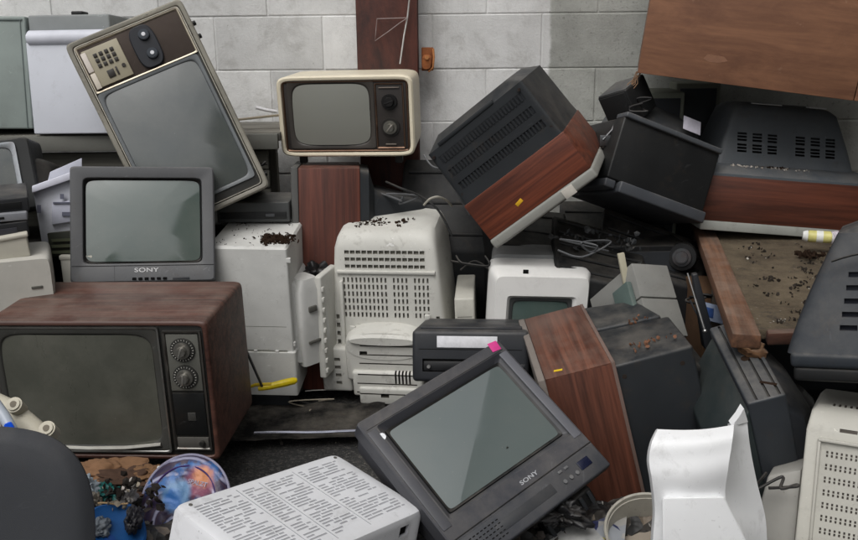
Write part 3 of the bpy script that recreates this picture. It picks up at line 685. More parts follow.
fl = obj('left_foot', g, VW, tv); cut(fl, [(-a+.03, -a+.05, -d-.05, -d-.012, .0+k*.03, .012+k*.03) for k in range(4)], plastic((136, 134, 125), .7, .3, .1))
g = G(); g.box(-.128, -.108, -d-.004, -d+.006, .19, .215, .002); g.box(.13, .15, -d-.0, -d+.012, .235, .26, .002); obj('clips', g, VW, tv)
blob('leaf_clump', LEAF, tv, [(-.10+i*.014, -.06+j*.016+i*.004, H_-.004) for i in range(6) for j in range(4)]+[(.03, -.03, H_+.001), (.04, -.02, H_+.001), (.065, .0, H_+.001)], .008, 130, 21, .5, 'stuff')
blob('leaf_bits', LEAF, tv, [(random.uniform(-.12, .12), random.uniform(-.09, .06), H_-.004) for _ in range(30)], .003, 110, 22, .5, 'stuff')
# thin white panel leaning left of it
o = thing('plastic_sheet', 'thin off-white plastic panel standing on edge between the two upright white monitors', 'panel', at(331, 370, 2.88), (74, 0, -2))
g = G(); g.box(-.07, .07, -.012, .012, 0, .36, .006, 3); pa = obj('panel', g, VW, o)
g = G()
for k in range(9): g.box(-.068, -.055, -.018, -.008, .02+k*.036, .036+k*.036, .002)
obj('teeth', g, VW, o)
o = thing('black_rag', 'crumpled black plastic bag stuffed beside the plain white monitor', 'bag', at(316, 276, 2.95))
g = G(); b = bmesh.new(); bmesh.ops.create_icosphere(b, subdivisions=4, radius=1)
for v in b.verts:
    n_ = 1+.45*noise.noise(v.co*2.3)+.25*noise.noise(v.co*6); v.co = Vector((v.co.x*.055*n_, v.co.y*.06*n_, v.co.z*.045*n_+.0))
g.add(b); obj('bag', g, plastic((24, 24, 26), .3, .2, .1), o, 60)
o = thing('white_tray', 'small curved white plastic tray wedged upright by the plain white monitor', 'tray', at(312, 360, 2.84), (40, 0, -4))
g = G(); g.loft([(0, 0, 0, .05, .035, 6), (.10, .005, 0, .06, .045, 6), (.26, 0, .0, .05, .05, 6), (.30, 0, 0, .03, .04, 5)], 'z', 40); obj('shell', g, WHITE, o)
g = G(); g.box(-.02, .01, -.056, -.03, .19, .21, .003); obj('catch', g, SLOTG, o)
g = G(); g.box(-.03, .03, -.05, -.03, .08, .09, .002); obj('catch', g, SLOTG, o)
# beige block right of vented monitor
o = thing('beige_case', 'narrow beige computer case edge standing right behind the vented monitor', 'computer case', at(468, 398, 2.82), (-4, 0, -2))
g = G(); g.box(-.032, .032, -.03, .25, -.02, .365, .006, 3); bd = obj('case', g, BEIGE, o); cut(bd, [(-.024, .024, -.05, -.026, z, z+.002) for z in (.30, .26, .08)], SLOTG)

# ---- 11 small white monitor with grey-green screen
tv = thing('small_white_monitor', 'small bright white monitor facing forward with a dark green screen, below the steeply tilted television', 'monitor', (.331, 2.875, .200), (3.2, -.3, 2.9))
W_, D_, H_ = .325, .34, .318; a, b = W_/2, H_/2; yf = -.19
SWH = plastic((222, 221, 218), .42, .1, .12, .03)
g = G(); g.loft([(yf+.03, 0, b-.028, a-.066, b-.065, 24), (yf+.010, 0, b-.028, a-.062, b-.060, 24), (yf, 0, b-.024, a-.052, b-.055, 22), (yf+.004, 0, b, a-.016, b-.018, 16), (yf+.045, 0, b, a, b, 14), (yf+.075, 0, b, a, b, 14), (yf+.08, 0, b, a-.008, b-.008, 14), (yf+.17, 0, b, a-.012, b+.0, 14)], 'y', 72); bz = obj('case', g, SWH, tv)
g = G(); g.loft([(yf+.165, -.01, b+.008, a-.03, b+.004, 16), (yf+.30, -.012, b+.010, a-.05, b+.004, 12), (yf+.37, -.012, b-.01, a-.08, b-.05, 10)], 'y', 64); obj('back_shell', g, plastic((140, 142, 142), .5, .3, .3), tv)
g = bezel_ring(0, b-.028, a-.062, b-.060, 24, yf+.012, a-.074, b-.072, 12, .012); obj('inner_bezel', g, plastic((70, 72, 72), .4, .1, .1), tv)
g = G(); g.dome(0, b-.028, a-.072, b-.070, yf+.022, .012, 10); obj('screen', g, glassm((72, 88, 84), .1, 1.7, .2), tv)
g = G(); g.box(-.062, -.045, yf+.018, yf+.022, H_-.012, H_+.001, .001, X=T(0, 0, 0)); obj('notch', g, SLOT, tv)

# ---- 12 black VCR / portable with white label
tv = thing('video_recorder', 'black video recorder with a long white label, behind the top corner of the leaning television', 'video recorder', (.131, 2.536, .243), (-6.5, -13.1, -1.0))
W_, D_, H_ = .335, .30, .150; a, d = W_/2, D_/2
BK = plastic((44, 46, 50), .42, .2, .25)
g = G(); g.box(-a, a, -d, d, 0, H_, .012, 3); bd = obj('case', g, BK, tv)
cut(bd, [(-a+.030, a-.07, -d-.02, -d+.02, .030, .068), (-a+.02, a-.02, -d-.02, -d+.003, .094, .0965)], plastic((20, 20, 22), .5, .2, .1))
g = G(); g.box(-a+.072, a-.090, -d-.0006, -d+.001, .101, .134, .0003, X=None); obj('label', g, flat((226, 226, 230), .6), tv, 35, None, 'long white paper label')
g = G(); g.box(-a+.032, a-.12, -d+.006, -d+.018, .032, .060, .002); obj('tray_door', g, plastic((30, 31, 33), .35, .15, .1), tv)
g = G(); g.cyl((-a+.048, -d+.008, .045), (-a+.048, -d-.004, .045), .005, None, 14); obj('glint_stud', g, CHROME, tv)
for k in range(3):
    g = G(); g.box(a-.060+k*.018, a-.047+k*.018, -d-.003, -d+.002, .045, .055, .001); obj('button', g, DKGREY, tv)
g = G(); g.box(-a+.02, a-.02, -d+.04, d-.03, H_-.002, H_+.006, .003); obj('top_plate', g, BK, tv)

# ---- 13 face-down television on the table, wood band, twelve vents
def lab_shell(bs, vents): pass
tv = thing('face_down_television', 'television lying face down on the rusty table, wood-grain band, grey vented shell', 'television', (1.198, 3.139, .556), (0, -3.0, 4.9))
W_, D_ = .575, .40; a, d = W_/2, D_/2; BH_ = .182
g = G(); g.box(-a, a, -d, d, .030, .182, .003); obj('wood_band', g, wood((66, 36, 27), (112, 62, 45), 'x', .45, 26), tv)
g = G(); g.box(-a-.002, a+.002, -d-.002, d+.002, -.002, .030, .004); obj('front_frame', g, plastic((158, 160, 154), .45, .35, .2), tv)
SH = plastic((90, 95, 100), .5, .4, .3)
g = G(); g.loft([(.182, 0, 0, a-.001, d-.001, 60), (.190, 0, 0, a-.001, d-.001, 60), (.212, 0, .015, a-.012, d-.024, 40), (.218, 0, .025, a-.035, d-.05, 30)], 'z', 64); obj('shoulder', g, SH, tv)
def fl(f): return (BH_+f*.235, 0, .02+.05*f, (a-.045)*(1-.30*max(f, 0)**1.3), (d-.05)*(1-.25*f), 22)
g = G(); g.loft([fl(.12), fl(.25), fl(.5), fl(.75), fl(.92), (BH_+.232, 0, .07, a*.55, d*.50, 14), (BH_+.240, 0, .07, a*.45, d*.40, 10)], 'z', 80)
bs = obj('back_shell', g, SH, tv)
bx = []
for r, z in enumerate((.305, .268)):
    for grp in (-1, 1):
        for c in range(3):
            x = grp*.100+(c-1)*.052
            for q_ in range(3): bx.append((x-.016, x+.016, -.4, -.070-.10*(.30-z), z+q_*.0105-.0105, z+q_*.0105-.0035))
cut(bs, bx, plastic((26, 28, 31), .7, .2, .1))
blob('plaster_crumbs', flat((190, 182, 172), .9), tv, [(-.20+random.random()*.26, -d+.042+random.random()*.01, .213) for _ in range(40)], .005, 90, 31, .6, 'stuff')
blob('dark_crumbs', LEAF, tv, [(-.10+random.random()*.1, -d+.044+random.random()*.012, .216) for _ in range(20)], .005, 30, 32, .6, 'stuff')
g = G(); g.box(-.12, -.02, -.05, -.03, BH_+.2375, BH_+.241, .001); g.box(.07, .13, -.06, -.03, BH_+.2375, BH_+.242, .001); obj('paper_scrap', g, flat((205, 208, 210)), tv)

# ---- 14 large wooden cabinet, top right
tv = thing('wooden_console', 'huge plain brown wooden console cabinet resting on top of the pile in the upper right', 'cabinet', (1.101, 3.065, 1.059), (-12.9, .4, 7.1))
W_, D_, H_ = .783, .45, .56; a, d = W_/2, D_/2
def cabmat():
    m, N, L, P = newmat('worn_brown_board'); co = coord(N)
    n1 = nz(N, L, co, 9, 7, .7, .8, (.35, 1, 1)); n2 = nz(N, L, co, 80, 5, .7, .2, (.08, 1, 1))
    b = mixc(N, L, ramp(N, L, n1, .32, .7), lin((112, 76, 56)), lin((152, 108, 80)))
    b = mixc(N, L, mul(N, L, ramp(N, L, n2, .42, .7), .35), b, lin((90, 58, 46)))
    b = mixc(N, L, mul(N, L, ramp(N, L, nz(N, L, co, 16, 8, .8), .62, .72), .5), b, lin((186, 152, 128)))
    b = mixc(N, L, mul(N, L, ramp(N, L, nz(N, L, co, 3, 5, .7, 0, (1, 1, 1)), .5, .75), .3), b, lin((88, 60, 50)))
    L.new(b, P.inputs['Base Color']); P.inputs['Roughness'].default_value = .6
    bump(N, L, P, n2, .3, .001); return m
CM = cabmat()
g = G(); g.box(-a, .262, -d, -d+.018, 0, H_, .002); obj('front_board', g, CM, tv)
g = G(); g.box(.2645, a+.10, -d, -d+.018, 0, H_, .002); obj('end_board', g, CM, tv)
g = G(); g.box(-a, -a+.018, -d+.0185, d, 0, H_, .002); obj('side_board', g, CM, tv); g = G(); g.box(a+.082, a+.10, -d+.0185, d, 0, H_, .002); obj('side_board', g, CM, tv)
g = G(); g.box(-a+.0185, a+.0815, -d+.0185, d, .012, .03, .002); obj('floor_board', g, wood((60, 44, 36), (80, 60, 50), 'x', .8), tv)
g = G(); g.box(-a+.0185, a+.0815, -d+.0185, d, H_-.018, H_, .002); obj('top_board', g, CM, tv)
g = G(); g.box(-a+.0185, a+.0815, d-.008, d-.002, .031, H_-.019, .001); obj('back_board', g, flat((70, 52, 42), .9), tv)
g = G(); b = bmesh.new(); vs = [b.verts.new((x, -d-.0006, z)) for x, z in ((-.200, .068), (-.18, .060), (-.15, .062), (-.125, .070), (-.14, .082), (-.19, .084))]; b.faces.new(vs)
e = bmesh.ops.extrude_face_region(b, geom=b.faces[:]); bmesh.ops.translate(b, vec=(0, .0012, 0), verts=[v for v in e['geom'] if isinstance(v, bmesh.types.BMVert)]); bmesh.ops.recalc_face_normals(b, faces=b.faces)
g.add(b); obj('pale_scuff', g, flat((140, 102, 80), .7), tv)
g = G()
for k in range(7): g.tube([(-a+.004+random.uniform(-.01, .01), -d+random.uniform(0, .02), .004), (-a-.01+random.uniform(-.02, .02), -d+.01, -.02-random.random()*.02), (-a-.014+random.uniform(-.02, .02), -d+.01, -.04-random.random()*.03)], .0015, 5)
obj('splinters', g, flat((150, 120, 95), .9), tv, 0)

# ---- 15 black television with white paper, rolled to the right
tv = thing('black_television', 'black television leaning to the right under the wooden cabinet with a torn white paper label', 'television', (.672, 2.985, .664), (16.8, -12.7, 22.1))
W_, D_, H_ = .365, .34, .231; a, d = W_/2, D_/2
g = G(); g.box(-a, a, -d, d, .03, H_, .006, 3); bd = obj('cabinet', g, BLACK, tv)
g = G(); g.box(-a+.045, a+.004, -d-.016, d, -.006, .032, .006, 3); g.box(-a-.004, -a+.035, -d-.004, d, .0, .028, .006, 3); obj('front_frame', g, plastic((70, 73, 78), .45, .25, .25), tv)
g = G(); g.box(-a, a, -d-.012, -d+.06, H_-.002, H_+.016, .005, 3); obj('ledge', g, plastic((78, 81, 85), .45, .25, .35), tv)
g = G(); g.loft([(H_+.012, .02, .02, a-.035, d-.05, 24), (H_+.09, .02, .05, a-.06, d-.08, 20), (H_+.13, .025, .08, a-.10, d-.12, 14)], 'z', 64)
bs = obj('back_shell', g, plastic((74, 77, 80), .5, .25, .3), tv)
cut(bs, [(x, x+.010, -.4, -d+.068, H_+.018, H_+.065) for x in (.0, .022, .044, .066, .088, .110, .132)], SLOT)
g = G(); g.box(-.034, .034, -.001, .0004, 0, .052, .0003, X=T(.095, -d+.062, H_+.052) @ Matrix.Rotation(rad(-22), 4, 'X')); obj('paper_label', g, flat((214, 210, 222), .7), tv, 35, None, 'torn white paper label')

# ---- small black speaker
o = thing('small_speaker', 'small black boxy speaker tipped over on top of the black television, against the bare wall', 'speaker', (.685, 3.00, .955), (-39.8, 19.4, -18.4))
g = G(); g.box(-.056, .056, -.065, .065, 0, .117, .006, 3); obj('case', g, BLACK, o)
g = G(); g.box(-.050, .050, -.0685, -.064, .006, .111, .004, 3); obj('grille', g, plastic((24, 25, 26), .8, .2, .2, .1, 1.0), o)
g = G(); g.box(-.054, .054, -.06, .06, .1165, .119, .001); obj('top_skin', g, plastic((66, 68, 70), .5, .3, .4), o)

# ---- 16 dark television with ribbed top, right of the toppled one
tv = thing('ribbed_television', 'dark grey television tilted on its side with a ribbed top, left of the rusty table', 'television', (.855, 2.086, .206), (-94.7, 17.6, 13.0))
W_, D_, H_ = .325, .088, .305; a = W_/2; yf = -D_/2
RB = plastic((56, 60, 65), .42, .4, .35)
g = G(); g.box(-a, a, yf, -yf, -.20, H_, .006, 3); bd = obj('cabinet', g, RB, tv)
cut(bd, [(-a+.006, a-.006, y, y+.006, H_-.006, H_+.02) for y in (yf+.020, yf+.048, yf+.072)], plastic((28, 30, 33), .6, .2, .2))
g = bezel_ring(0, H_/2-.01, a-.012, H_/2-.02, 40, yf-.004, a-.03, H_/2-.04, 12, .01); obj('bezel', g, RB, tv)
g = G(); g.dome(0, H_/2-.01, a-.028, H_/2-.038, yf+.003, .014, 12); obj('screen', g, glassm((62, 76, 74), .12, 1.5, .3), tv)
g = G(); g.loft([(-yf-.002, 0, H_/2-.075, a-.006, H_/2+.035, 20), (-yf+.03, .01, H_/2-.09, a-.012, H_/2+.02, 9), (-yf+.06, -.01, H_/2-.11, a-.05, H_/2-.01, 6), (-yf+.08, -.01, H_/2-.13, a-.09, H_/2-.05, 5)], 'y', 56); obj('back_shell', g, plastic((46, 49, 54), .45, .35, .35), tv)
g = G(); g.hexa([(-a+.01, yf-.10, -.20), (a, yf-.10, -.20), (a, yf+.001, -.20), (-a+.01, yf+.001, -.20), (-a+.01, yf-.10, H_-.16), (a, yf-.10, H_-.13), (a, yf+.001, H_-.022), (-a+.01, yf+.001, H_-.022)], .006, 3); obj('sloping_front', g, plastic((46, 54, 55), .4, .35, .3), tv)
g = G(); g.cyl((0, 0, H_-.004), (0, 0, H_+.001), .010, None, 16); g.box(-.02, .02, -.004, .004, H_-.002, H_+.0008, .001, X=T(.11, .02, 0) @ Matrix.Rotation(.9, 4, 'Z')); obj('dirt_spot', g, LEAF, tv)
# rounded black tub below
tv = thing('black_monitor_shell', 'empty rounded black monitor shell lying below the ribbed television, beside the beige monitor', 'monitor shell', (.845, 2.11, .01), (-20, -8, 6))
g = G(); g.loft([(0, 0, 0, .08, .08, 5), (.15, 0, 0, .095, .09, 4), (.28, 0, 0, .10, .09, 4), (.34, 0, 0, .09, .08, 3.5), (.365, 0, 0, .06, .055, 3)], 'z', 64); obj('shell', g, plastic((44, 47, 52), .4, .35, .3), tv)
g = G(); g.loft([(.20, 0, 0, .100, .095, 4), (.212, 0, 0, .104, .099, 4), (.224, 0, 0, .102, .096, 4)], 'z', 64); obj('moulded_band', g, plastic((52, 55, 60), .4, .35, .3), tv)

# ---- 17 dark shell far right, slotted
tv = thing('slotted_television', 'dark grey television back with rows of wide slots at the right edge of the photo', 'television', (1.000, 1.846, .592), (-28.6, -6.4, -7.5))
W_, D_, H_ = .321, .205, .293; a, d = W_/2, D_/2
SD = plastic((42, 47, 53), .45, .4, .4)
def rl(f): return (f*H_, .06*f, .06*f, (a+.03)*(1-.32*f**1.5), (d+.03)*(1-.35*f), 16)
g = G(); g.loft([(.0, 0, 0, a+.03, d+.03, 18), rl(.1), rl(.25), rl(.4), rl(.55), rl(.7), rl(.85), (H_*.95, .07, .06, a*.55, d*.5, 10), (H_, .07, .06, a*.4, d*.3, 6)], 'z', 80); bs = obj('back_shell', g, SD, tv)
bx = []
for k in range(5):
    z = .050+k*.027
    for i in range(6):
        x = -.085+i*.046+.004*k; bx.append((x, x+.034, -.4, -d*(1-.35*z/H_)-.030+.016+.06*z/H_, z, z+.011))
cut(bs, bx, plastic((24, 28, 38), .7, .2, .1))
g = G(); g.tube([(-.10+.02*k, -d*.80-.013, .195+.018*math.sin(k/8*3.14)) for k in range(9)], .0025, 6); obj('moulded_arch', g, BLACK, tv)
g = G(); g.box(-a-.022, a+.05, -d-.034, d+.05, -.030, .004, .010, 3); obj('shoulder', g, SD, tv)
g = G(); g.box(-a-.016, a+.045, -d-.028, d+.045, -.060, -.028, .008, 3); obj('front_frame', g, BLACK, tv)

# ---- 18 beige monitor right
tv = thing('beige_monitor', 'light beige computer monitor with rows of small vents at the bottom right corner', 'monitor', (.987, 1.793, .139), (-28.3, -13.0, -2.1))
W_, D_, H_ = .281, .30, .309; a, d = W_/2, D_/2; a += .03; TOPX = 0
BG = plastic((190, 188, 179), .5, .2, .12, .06)
X0 = .03
g = G(); g.loft([(-.06, X0, 0, a, d, 50), (H_-.05, X0, 0, a-.004, d-.004, 50), (H_-.012, X0, .012, a-.010, d-.016, 40), (H_, X0, .02, a-.02, d-.03, 30)], 'z', 72); bd = obj('case', g, BG, tv)
bx = []
for k in range(7):
    z = .205-k*.028
    for i in range(26):
        x = -a+X0+.048+i*.0095
        for q in range(2): bx.append((x, x+.0040, -.3, -d+.006, z+q*.0075, z+q*.0075+.0055))
for i in range(26):
    x = -a+X0+.05+i*.0115; bx.append((x, x+.0045, -.3, d-.23, H_-.012, H_+.05) if False else (x, x+.005, -d+.05, -d+.085, H_-.008, H_+.05))
bx.append((-a+X0+.07, -a+X0+.105, -.3, -d+.012, .262, .269))
cut(bd, bx, plastic((96, 90, 84), .7, .2, .1))
g = G(); g.box(-a+X0+.03, a+X0-.01, -d-.006, -d+.002, .238, .245, .002); g.box(-a+X0+.03, -a+X0+.036, -d-.005, -d+.002, .0, .238, .002); obj('moulding', g, BG, tv)
g = G(); g.box(-a+X0+.0, a+X0, -d-.05, -d-.035, .0, .016, .005, 3, X=T(0, 0, .02) @ Matrix.Rotation(rad(-6), 4, 'Y')); obj('cable_rail', g, WHITE, tv)
g = G(); g.hexa([(-a+X0-.10, -d+.03, -.06), (-a+X0+.0, -d+.03, -.06), (-a+X0, d-.03, -.06), (-a+X0-.10, d-.05, -.06), (-a+X0-.07, -d+.05, .13), (-a+X0+.0, -d+.04, .16), (-a+X0, d-.06, .16), (-a+X0-.07, d-.08, .13)], .006); obj('side_foot', g, plastic((168, 166, 160), .5, .2, .15), tv)

# ---- 19 white molded housing
tv = thing('white_housing', 'bright white curved plastic housing with a pointed fin, between bucket and beige monitor', 'plastic housing', at(705, 545, 1.62), (0, 0, 0))
A0 = at(705, 545, 1.62)
def L_(px, py, Y): return at(px, py, Y)-A0
g = G()
# front sheet: cross-section curve swept from left to right
secL = [L_(653, 575, 1.60), L_(653, 540, 1.60), L_(655, 510, 1.60), L_(652, 480, 1.59), L_(649, 460, 1.60), L_(652, 442, 1.61), L_(658, 429, 1.64)]
secR = [L_(752, 575, 1.58), L_(744, 535, 1.58), L_(726, 500, 1.58), L_(728, 470, 1.57), L_(731, 450, 1.58), L_(733, 436, 1.59), L_(734, 424.5, 1.62)]
secE = [L_(768, 575, 1.66), L_(767, 540, 1.66), L_(765, 515, 1.66), L_(757, 482, 1.66), L_(751, 452, 1.66), L_(748.5, 434, 1.66), L_(747, 418, 1.67)]
b = bmesh.new(); NU = 14; NV = 24
def cr(P, t):
    t = t*(len(P)-1); i = min(int(t), len(P)-2); f = t-i
    p0, p1, p2, p3 = P[max(i-1, 0)], P[i], P[i+1], P[min(i+2, len(P)-1)]
    return .5*((2*p1)+(p2-p0)*f+(2*p0-5*p1+4*p2-p3)*f*f+(3*p1-p0-3*p2+p3)*f**3)
grid = []
for j in range(NV+1):
    t = j/NV; row = []
    pl, pr, pe = cr(secL, t), cr(secR, t), cr(secE, t)
    row.append(pl+Vector((.040, .13, -.075))); row.append(pl+Vector((.006, .04, -.022))); row.append(pl+Vector((.001, .010, -.004)))
    for i in range(NU+1):
        f = i/NU; row.append(pl.lerp(pr, f)+Vector((0, -.012*math.sin(f*math.pi), 0)))
    for i in range(1, 5): row.append(pr.lerp(pe, i/4)+Vector((0, .01*math.sin(i/4*math.pi), 0)))
    row.append(pe+Vector((.02, .13, -.075)))
    grid.append([b.verts.new(p) for p in row])
for A, B in zip(grid, grid[1:]):
    for k in range(len(A)-1): b.faces.new((A[k], A[k+1], B[k+1], B[k]))
bmesh.ops.recalc_face_normals(b, faces=b.faces)
bmesh.ops.solidify(b, geom=b.faces[:], thickness=.011)
g.add(b); obj('shell', g, BWHITE, tv, 30)
g = G(); p = [L_(732, 426, 1.62), L_(739, 417, 1.64), L_(744, 408.5, 1.66), L_(748, 422, 1.665)]
b = bmesh.new(); f1 = [b.verts.new(q) for q in p]; f2 = [b.verts.new(q+Vector((.003, .03, -.003))) for q in p]
b.faces.new(f1); b.faces.new(f2[::-1])
for i in range(4): b.faces.new((f1[i], f1[(i+1) % 4], f2[(i+1) % 4], f2[i]))
bmesh.ops.recalc_face_normals(b, faces=b.faces); g.add(b); obj('fin', g, BWHITE, tv)
g = G(); hw = L_(662, 496, 1.575); g.hexa([L_(662, 570, 1.550), L_(762, 570, 1.550), L_(762, 570, 1.70), L_(662, 570, 1.70), L_(662, 497, 1.560), L_(724, 496, 1.560), L_(724, 496, 1.70), L_(662, 497, 1.70)], .006, 3); obj('lower_block', g, BWHITE, tv)

# ---- 20 bucket
o = thing('paint_bucket', 'dirty white round plastic bucket behind the white curved housing, dried residue inside', 'bucket', Vector((.4955, 1.80, .1644))-RM((0, 24, -6)).to_3x3() @ Vector((0, 0, .212)), (0, 24, -6))
g = G(); g.loft([(0, 0, 0, .078, .078, 2), (.20, 0, 0, .094, .094, 2), (.202, 0, 0, .102, .102, 2), (.212, 0, 0, .103, .103, 2), (.2145, 0, 0, .101, .101, 2), (.212, 0, 0, .097, .097, 2), (.05, 0, 0, .080, .080, 2)], 'z', 64); obj('pail', g, plastic((188, 184, 172), .5, .8, .2, .2), o, 40)
g = G(); g.loft([(.13, 0, 0, .0885, .0885, 2), (.128, .01, 0, .05, .045, 2.2)], 'z', 40); obj('dried_paint', g, plastic((150, 140, 126), .7, .9, .2), o)
g = G(); b = bmesh.new(); pts = [(.04*math.cos(t)*(1+.2*math.sin(3*t))+.02, .035*math.sin(t)-.02, .135+.004*math.sin(5*t)) for t in [i*.3 for i in range(22)]]; b.free(); g.tube(pts, .008, 8); obj('rust_residue', g, flat((104, 66, 44), .9), o)
g = G(); g.tube([(.1*math.cos(t), .1*math.sin(t)-.001, .19-.0*t) for t in [math.pi*1.0+i*math.pi/16 for i in range(17)]], .0022, 6); obj('wire_handle', g, metal((120, 110, 100), .5, .6), o)

# ---- 21 chair back, front left
o = thing('office_chair', 'dark grey rounded chair back, blurred and close in the bottom left corner', 'chair', (-.851, 1.401, .107), (3.8, -15.4, 3.1))
g = G(); g.loft([(-.026, 0, .241, .10, .12, 3), (-.028, 0, .241, .15, .17, 3), (-.026, 0, .241, .185, .212, 3), (-.018, 0, .241, .202, .230, 3), (-.004, 0, .241, .211, .240, 3), (.012, 0, .241, .208, .236, 3), (.02, 0, .241, .18, .21, 3)], 'y', 72); obj('backrest', g, plastic((52, 54, 58), .6, .08, .1, .04, .6), o)
g = G(); g.box(-.03, .03, .018, .034, -.08, .30, .006); obj('back_post', g, BLACK, o)
g = G(); g.loft([(-.08, 0, .16, .16, .15, 4), (-.05, 0, .16, .17, .16, 4), (-.04, 0, .16, .15, .14, 4)], 'z', 48); obj('seat', g, BLACK, o)
g = G(); g.cyl((0, .16, -.14), (0, .16, -.08), .03); obj('column', g, BLACK, o)

# ---- 22 table
tb = thing('rusty_table', 'low table with rusty brown timber frame and a grimy littered top, on the right', 'table', (1.285, 2.58, 0), (-11.5, 0, 0))
TZ = .553
RUST = wood((78, 54, 40), (126, 88, 64), 'y', .85, 22, .3, .7)
SK = Matrix(((1, 0, 0, 0), (.27, 1, 0, .27*.44), (0, 0, 1, 0), (0, 0, 0, 1)))
def topmat():
    m, N, L, P = newmat('grimy_tabletop'); co = coord(N)
    b = mixc(N, L, ramp(N, L, nz(N, L, co, 7, 9, .78), .35, .66), lin((78, 66, 50)), lin((128, 114, 92)))
    b = mixc(N, L, mul(N, L, ramp(N, L, nz(N, L, co, 12, 8, .8, .5), .55, .66), .8), b, lin((52, 46, 40)))
    b = mixc(N, L, mul(N, L, ramp(N, L, nz(N, L, co, 26, 6, .8), .64, .70), .8), b, lin((104, 74, 46)))
    b = mixc(N, L, mul(N, L, ramp(N, L, nz(N, L, co, 90, 3), .70, .73), .8), b, lin((178, 172, 164)))
    L.new(b, P.inputs['Base Color']); P.inputs['Roughness'].default_value = .8
    bump(N, L, P, nz(N, L, co, 45, 8, .85), 1.0, .012); return m
g = G(); g.box(-.376, .44, -.62, .60, TZ-.03, TZ-.006, .002, X=SK); obj('top_board', g, topmat(), tb)
g = G(); g.box(-.44, -.372, -.66, .72, TZ-.034, TZ+.003, .005)
for v in g.bm.verts: v.co += noise.noise_vector(v.co*14)*.005
obj('side_rail', g, RUST, tb)
g = G(); g.box(.44, .50, -.66, .72, TZ-.06, TZ+.004, .005); obj('side_rail', g, RUST, tb)
g = G(); g.box(-.354, .439, -.655, -.622, TZ-.036, TZ-.003, .006, X=SK)
for v in g.bm.verts: v.co += noise.noise_vector(v.co*14)*.003
obj('end_rail', g, wood((54, 34, 28), (92, 60, 46), 'x', .85, 22), tb)
g = G(); g.box(-.354, .439, .602, .64, TZ-.055, TZ-.002, .004, X=SK); obj('end_rail', g, RUST, tb)
for x, y in ((-.405, -.10), (.44, -.2), (-.405, .62), (.44, .62)):
    g = G(); g.box(x-.022, x+.022, y-.022, y+.022, -.02, TZ-.062, .003); obj('leg', g, wood((70, 62, 54), (104, 94, 84), 'z', .8, 22), tb)
g = G(); b = bmesh.new(); bmesh.ops.create_icosphere(b, subdivisions=3, radius=.026)
for v in b.verts: v.co = Vector((v.co.x*1.3, v.co.y*.8, v.co.z*.8))*(1+.6*noise.noise(v.co*50)+.3*noise.noise(v.co*150))+Vector((-.385, -.640, TZ-.040))
g.add(b); obj('rotten_corner', g, wood((74, 50, 34), (122, 90, 62), 'x', .9, 40), tb)
lit = []
tw = tb.matrix_basis.copy()
tl = [(random.uniform(-.34, .3), random.uniform(-.55, .30), TZ-.004) for _ in range(160)]
o = blob('tabletop_dirt', flat((48, 42, 36), .95), None, [Vector(p) for p in tl], .006, 620, 41, .6, 'stuff'); o.matrix_world = T(1.285, 2.58, 0) @ RM((-11.5, 0, 0))
o = blob('tabletop_chips', flat((190, 184, 174), .9), None, [Vector(p) for p in tl[::4]], .004, 60, 42, .5, 'stuff'); o.matrix_world = T(1.285, 2.58, 0) @ RM((-11.5, 0, 0))
# cloth / can on table
o = thing('spray_can', 'dented yellow and white can lying at the back of the rusty table', 'can', at(812, 243, 2.78)+Vector((0, 0, .004)), (-18, 0, 0))
g = G(); g.cyl((-.015, 0, .018), (.055, 0, .018), .019, None, 24, .003); obj('body', g, flat((214, 206, 130), .35), o)
g = G(); g.cyl((-.030, 0, .018), (-.015, 0, .018), .014, .019, 24); g.cyl((.055, 0, .018), (.062, 0, .018), .019, .014, 24); obj('shoulder', g, flat((226, 226, 222), .4), o)
g = G(); g.cyl((.010, 0, .018), (.030, 0, .018), .0194, None, 24, 0); obj('band', g, flat((232, 232, 226), .4), o)
o = thing('white_can', 'crushed white and maroon can beside the yellow can on the rusty table', 'can', at(838, 244, 2.76)+Vector((0, 0, .003)), (12, 0, 0))
g = G(); g.cyl((-.025, 0, .019), (.045, .01, .019), .020, .018, 24, .003); obj('body', g, flat((214, 206, 214), .35), o)
g = G(); g.cyl((.0, .003, .019), (.028, .007, .019), .0205, .0195, 24); obj('band', g, flat((120, 60, 74), .4), o)
o = thing('bottle_cap_clump', 'dark clump of dirt and leaves on the rusty table in front of the cans', 'debris clump', at(808, 256, 2.70))
b_ = blob('leaves', LEAF, o, [(random.uniform(-.03, .04), random.uniform(-.02, .02), .003) for _ in range(30)], .009, 70, 51, .6)

# ------------------------------------------------------------------ workbench behind, with appliances
wb = thing('workbench', 'long weathered grey timber workbench against the white wall on the left', 'workbench', (-1.30, 3.28, 0), (0, 0, 0))
GW = wood((92, 90, 84), (132, 130, 122), 'x', .85, 20)
DW = wood((84, 83, 76), (122, 120, 112), 'x', .85, 20)
for k in range(3):
    g = G(); g.box(-1.1, .79, -.16+k*.108, -.055+k*.108, .875, .905, .003); obj('top_plank', g, GW, wb)
g = G(); g.box(-1.1, .785, -.185, -.163, .850, .903, .003); obj('edge_board', g, plastic((112, 112, 106), .8, .4, .2), wb)
for k in range(3):
    g = G(); g.box(-1.1, .74, -.14+.004*k, -.12+.004*k, .775-k*.068, .838-k*.068, .003); obj('apron_plank', g, DW, wb)
for x in (-1.0, -.2, .70):
    for y in (-.10, .13):
        g = G(); g.box(x-.028, x+.028, y-.02, y+.02, -.02, .874, .003); obj('leg', g, wood((96, 96, 90), (136, 134, 126), 'z', .85, 20), wb)
g = G(); g.box(-1.06, .72, .05, .07, .30, .60, .003); obj('rear_board', g, DW, wb)
o = thing('white_stick', 'short white stick lying on the end of the grey workbench', 'stick', at(262, 111, 3.25))
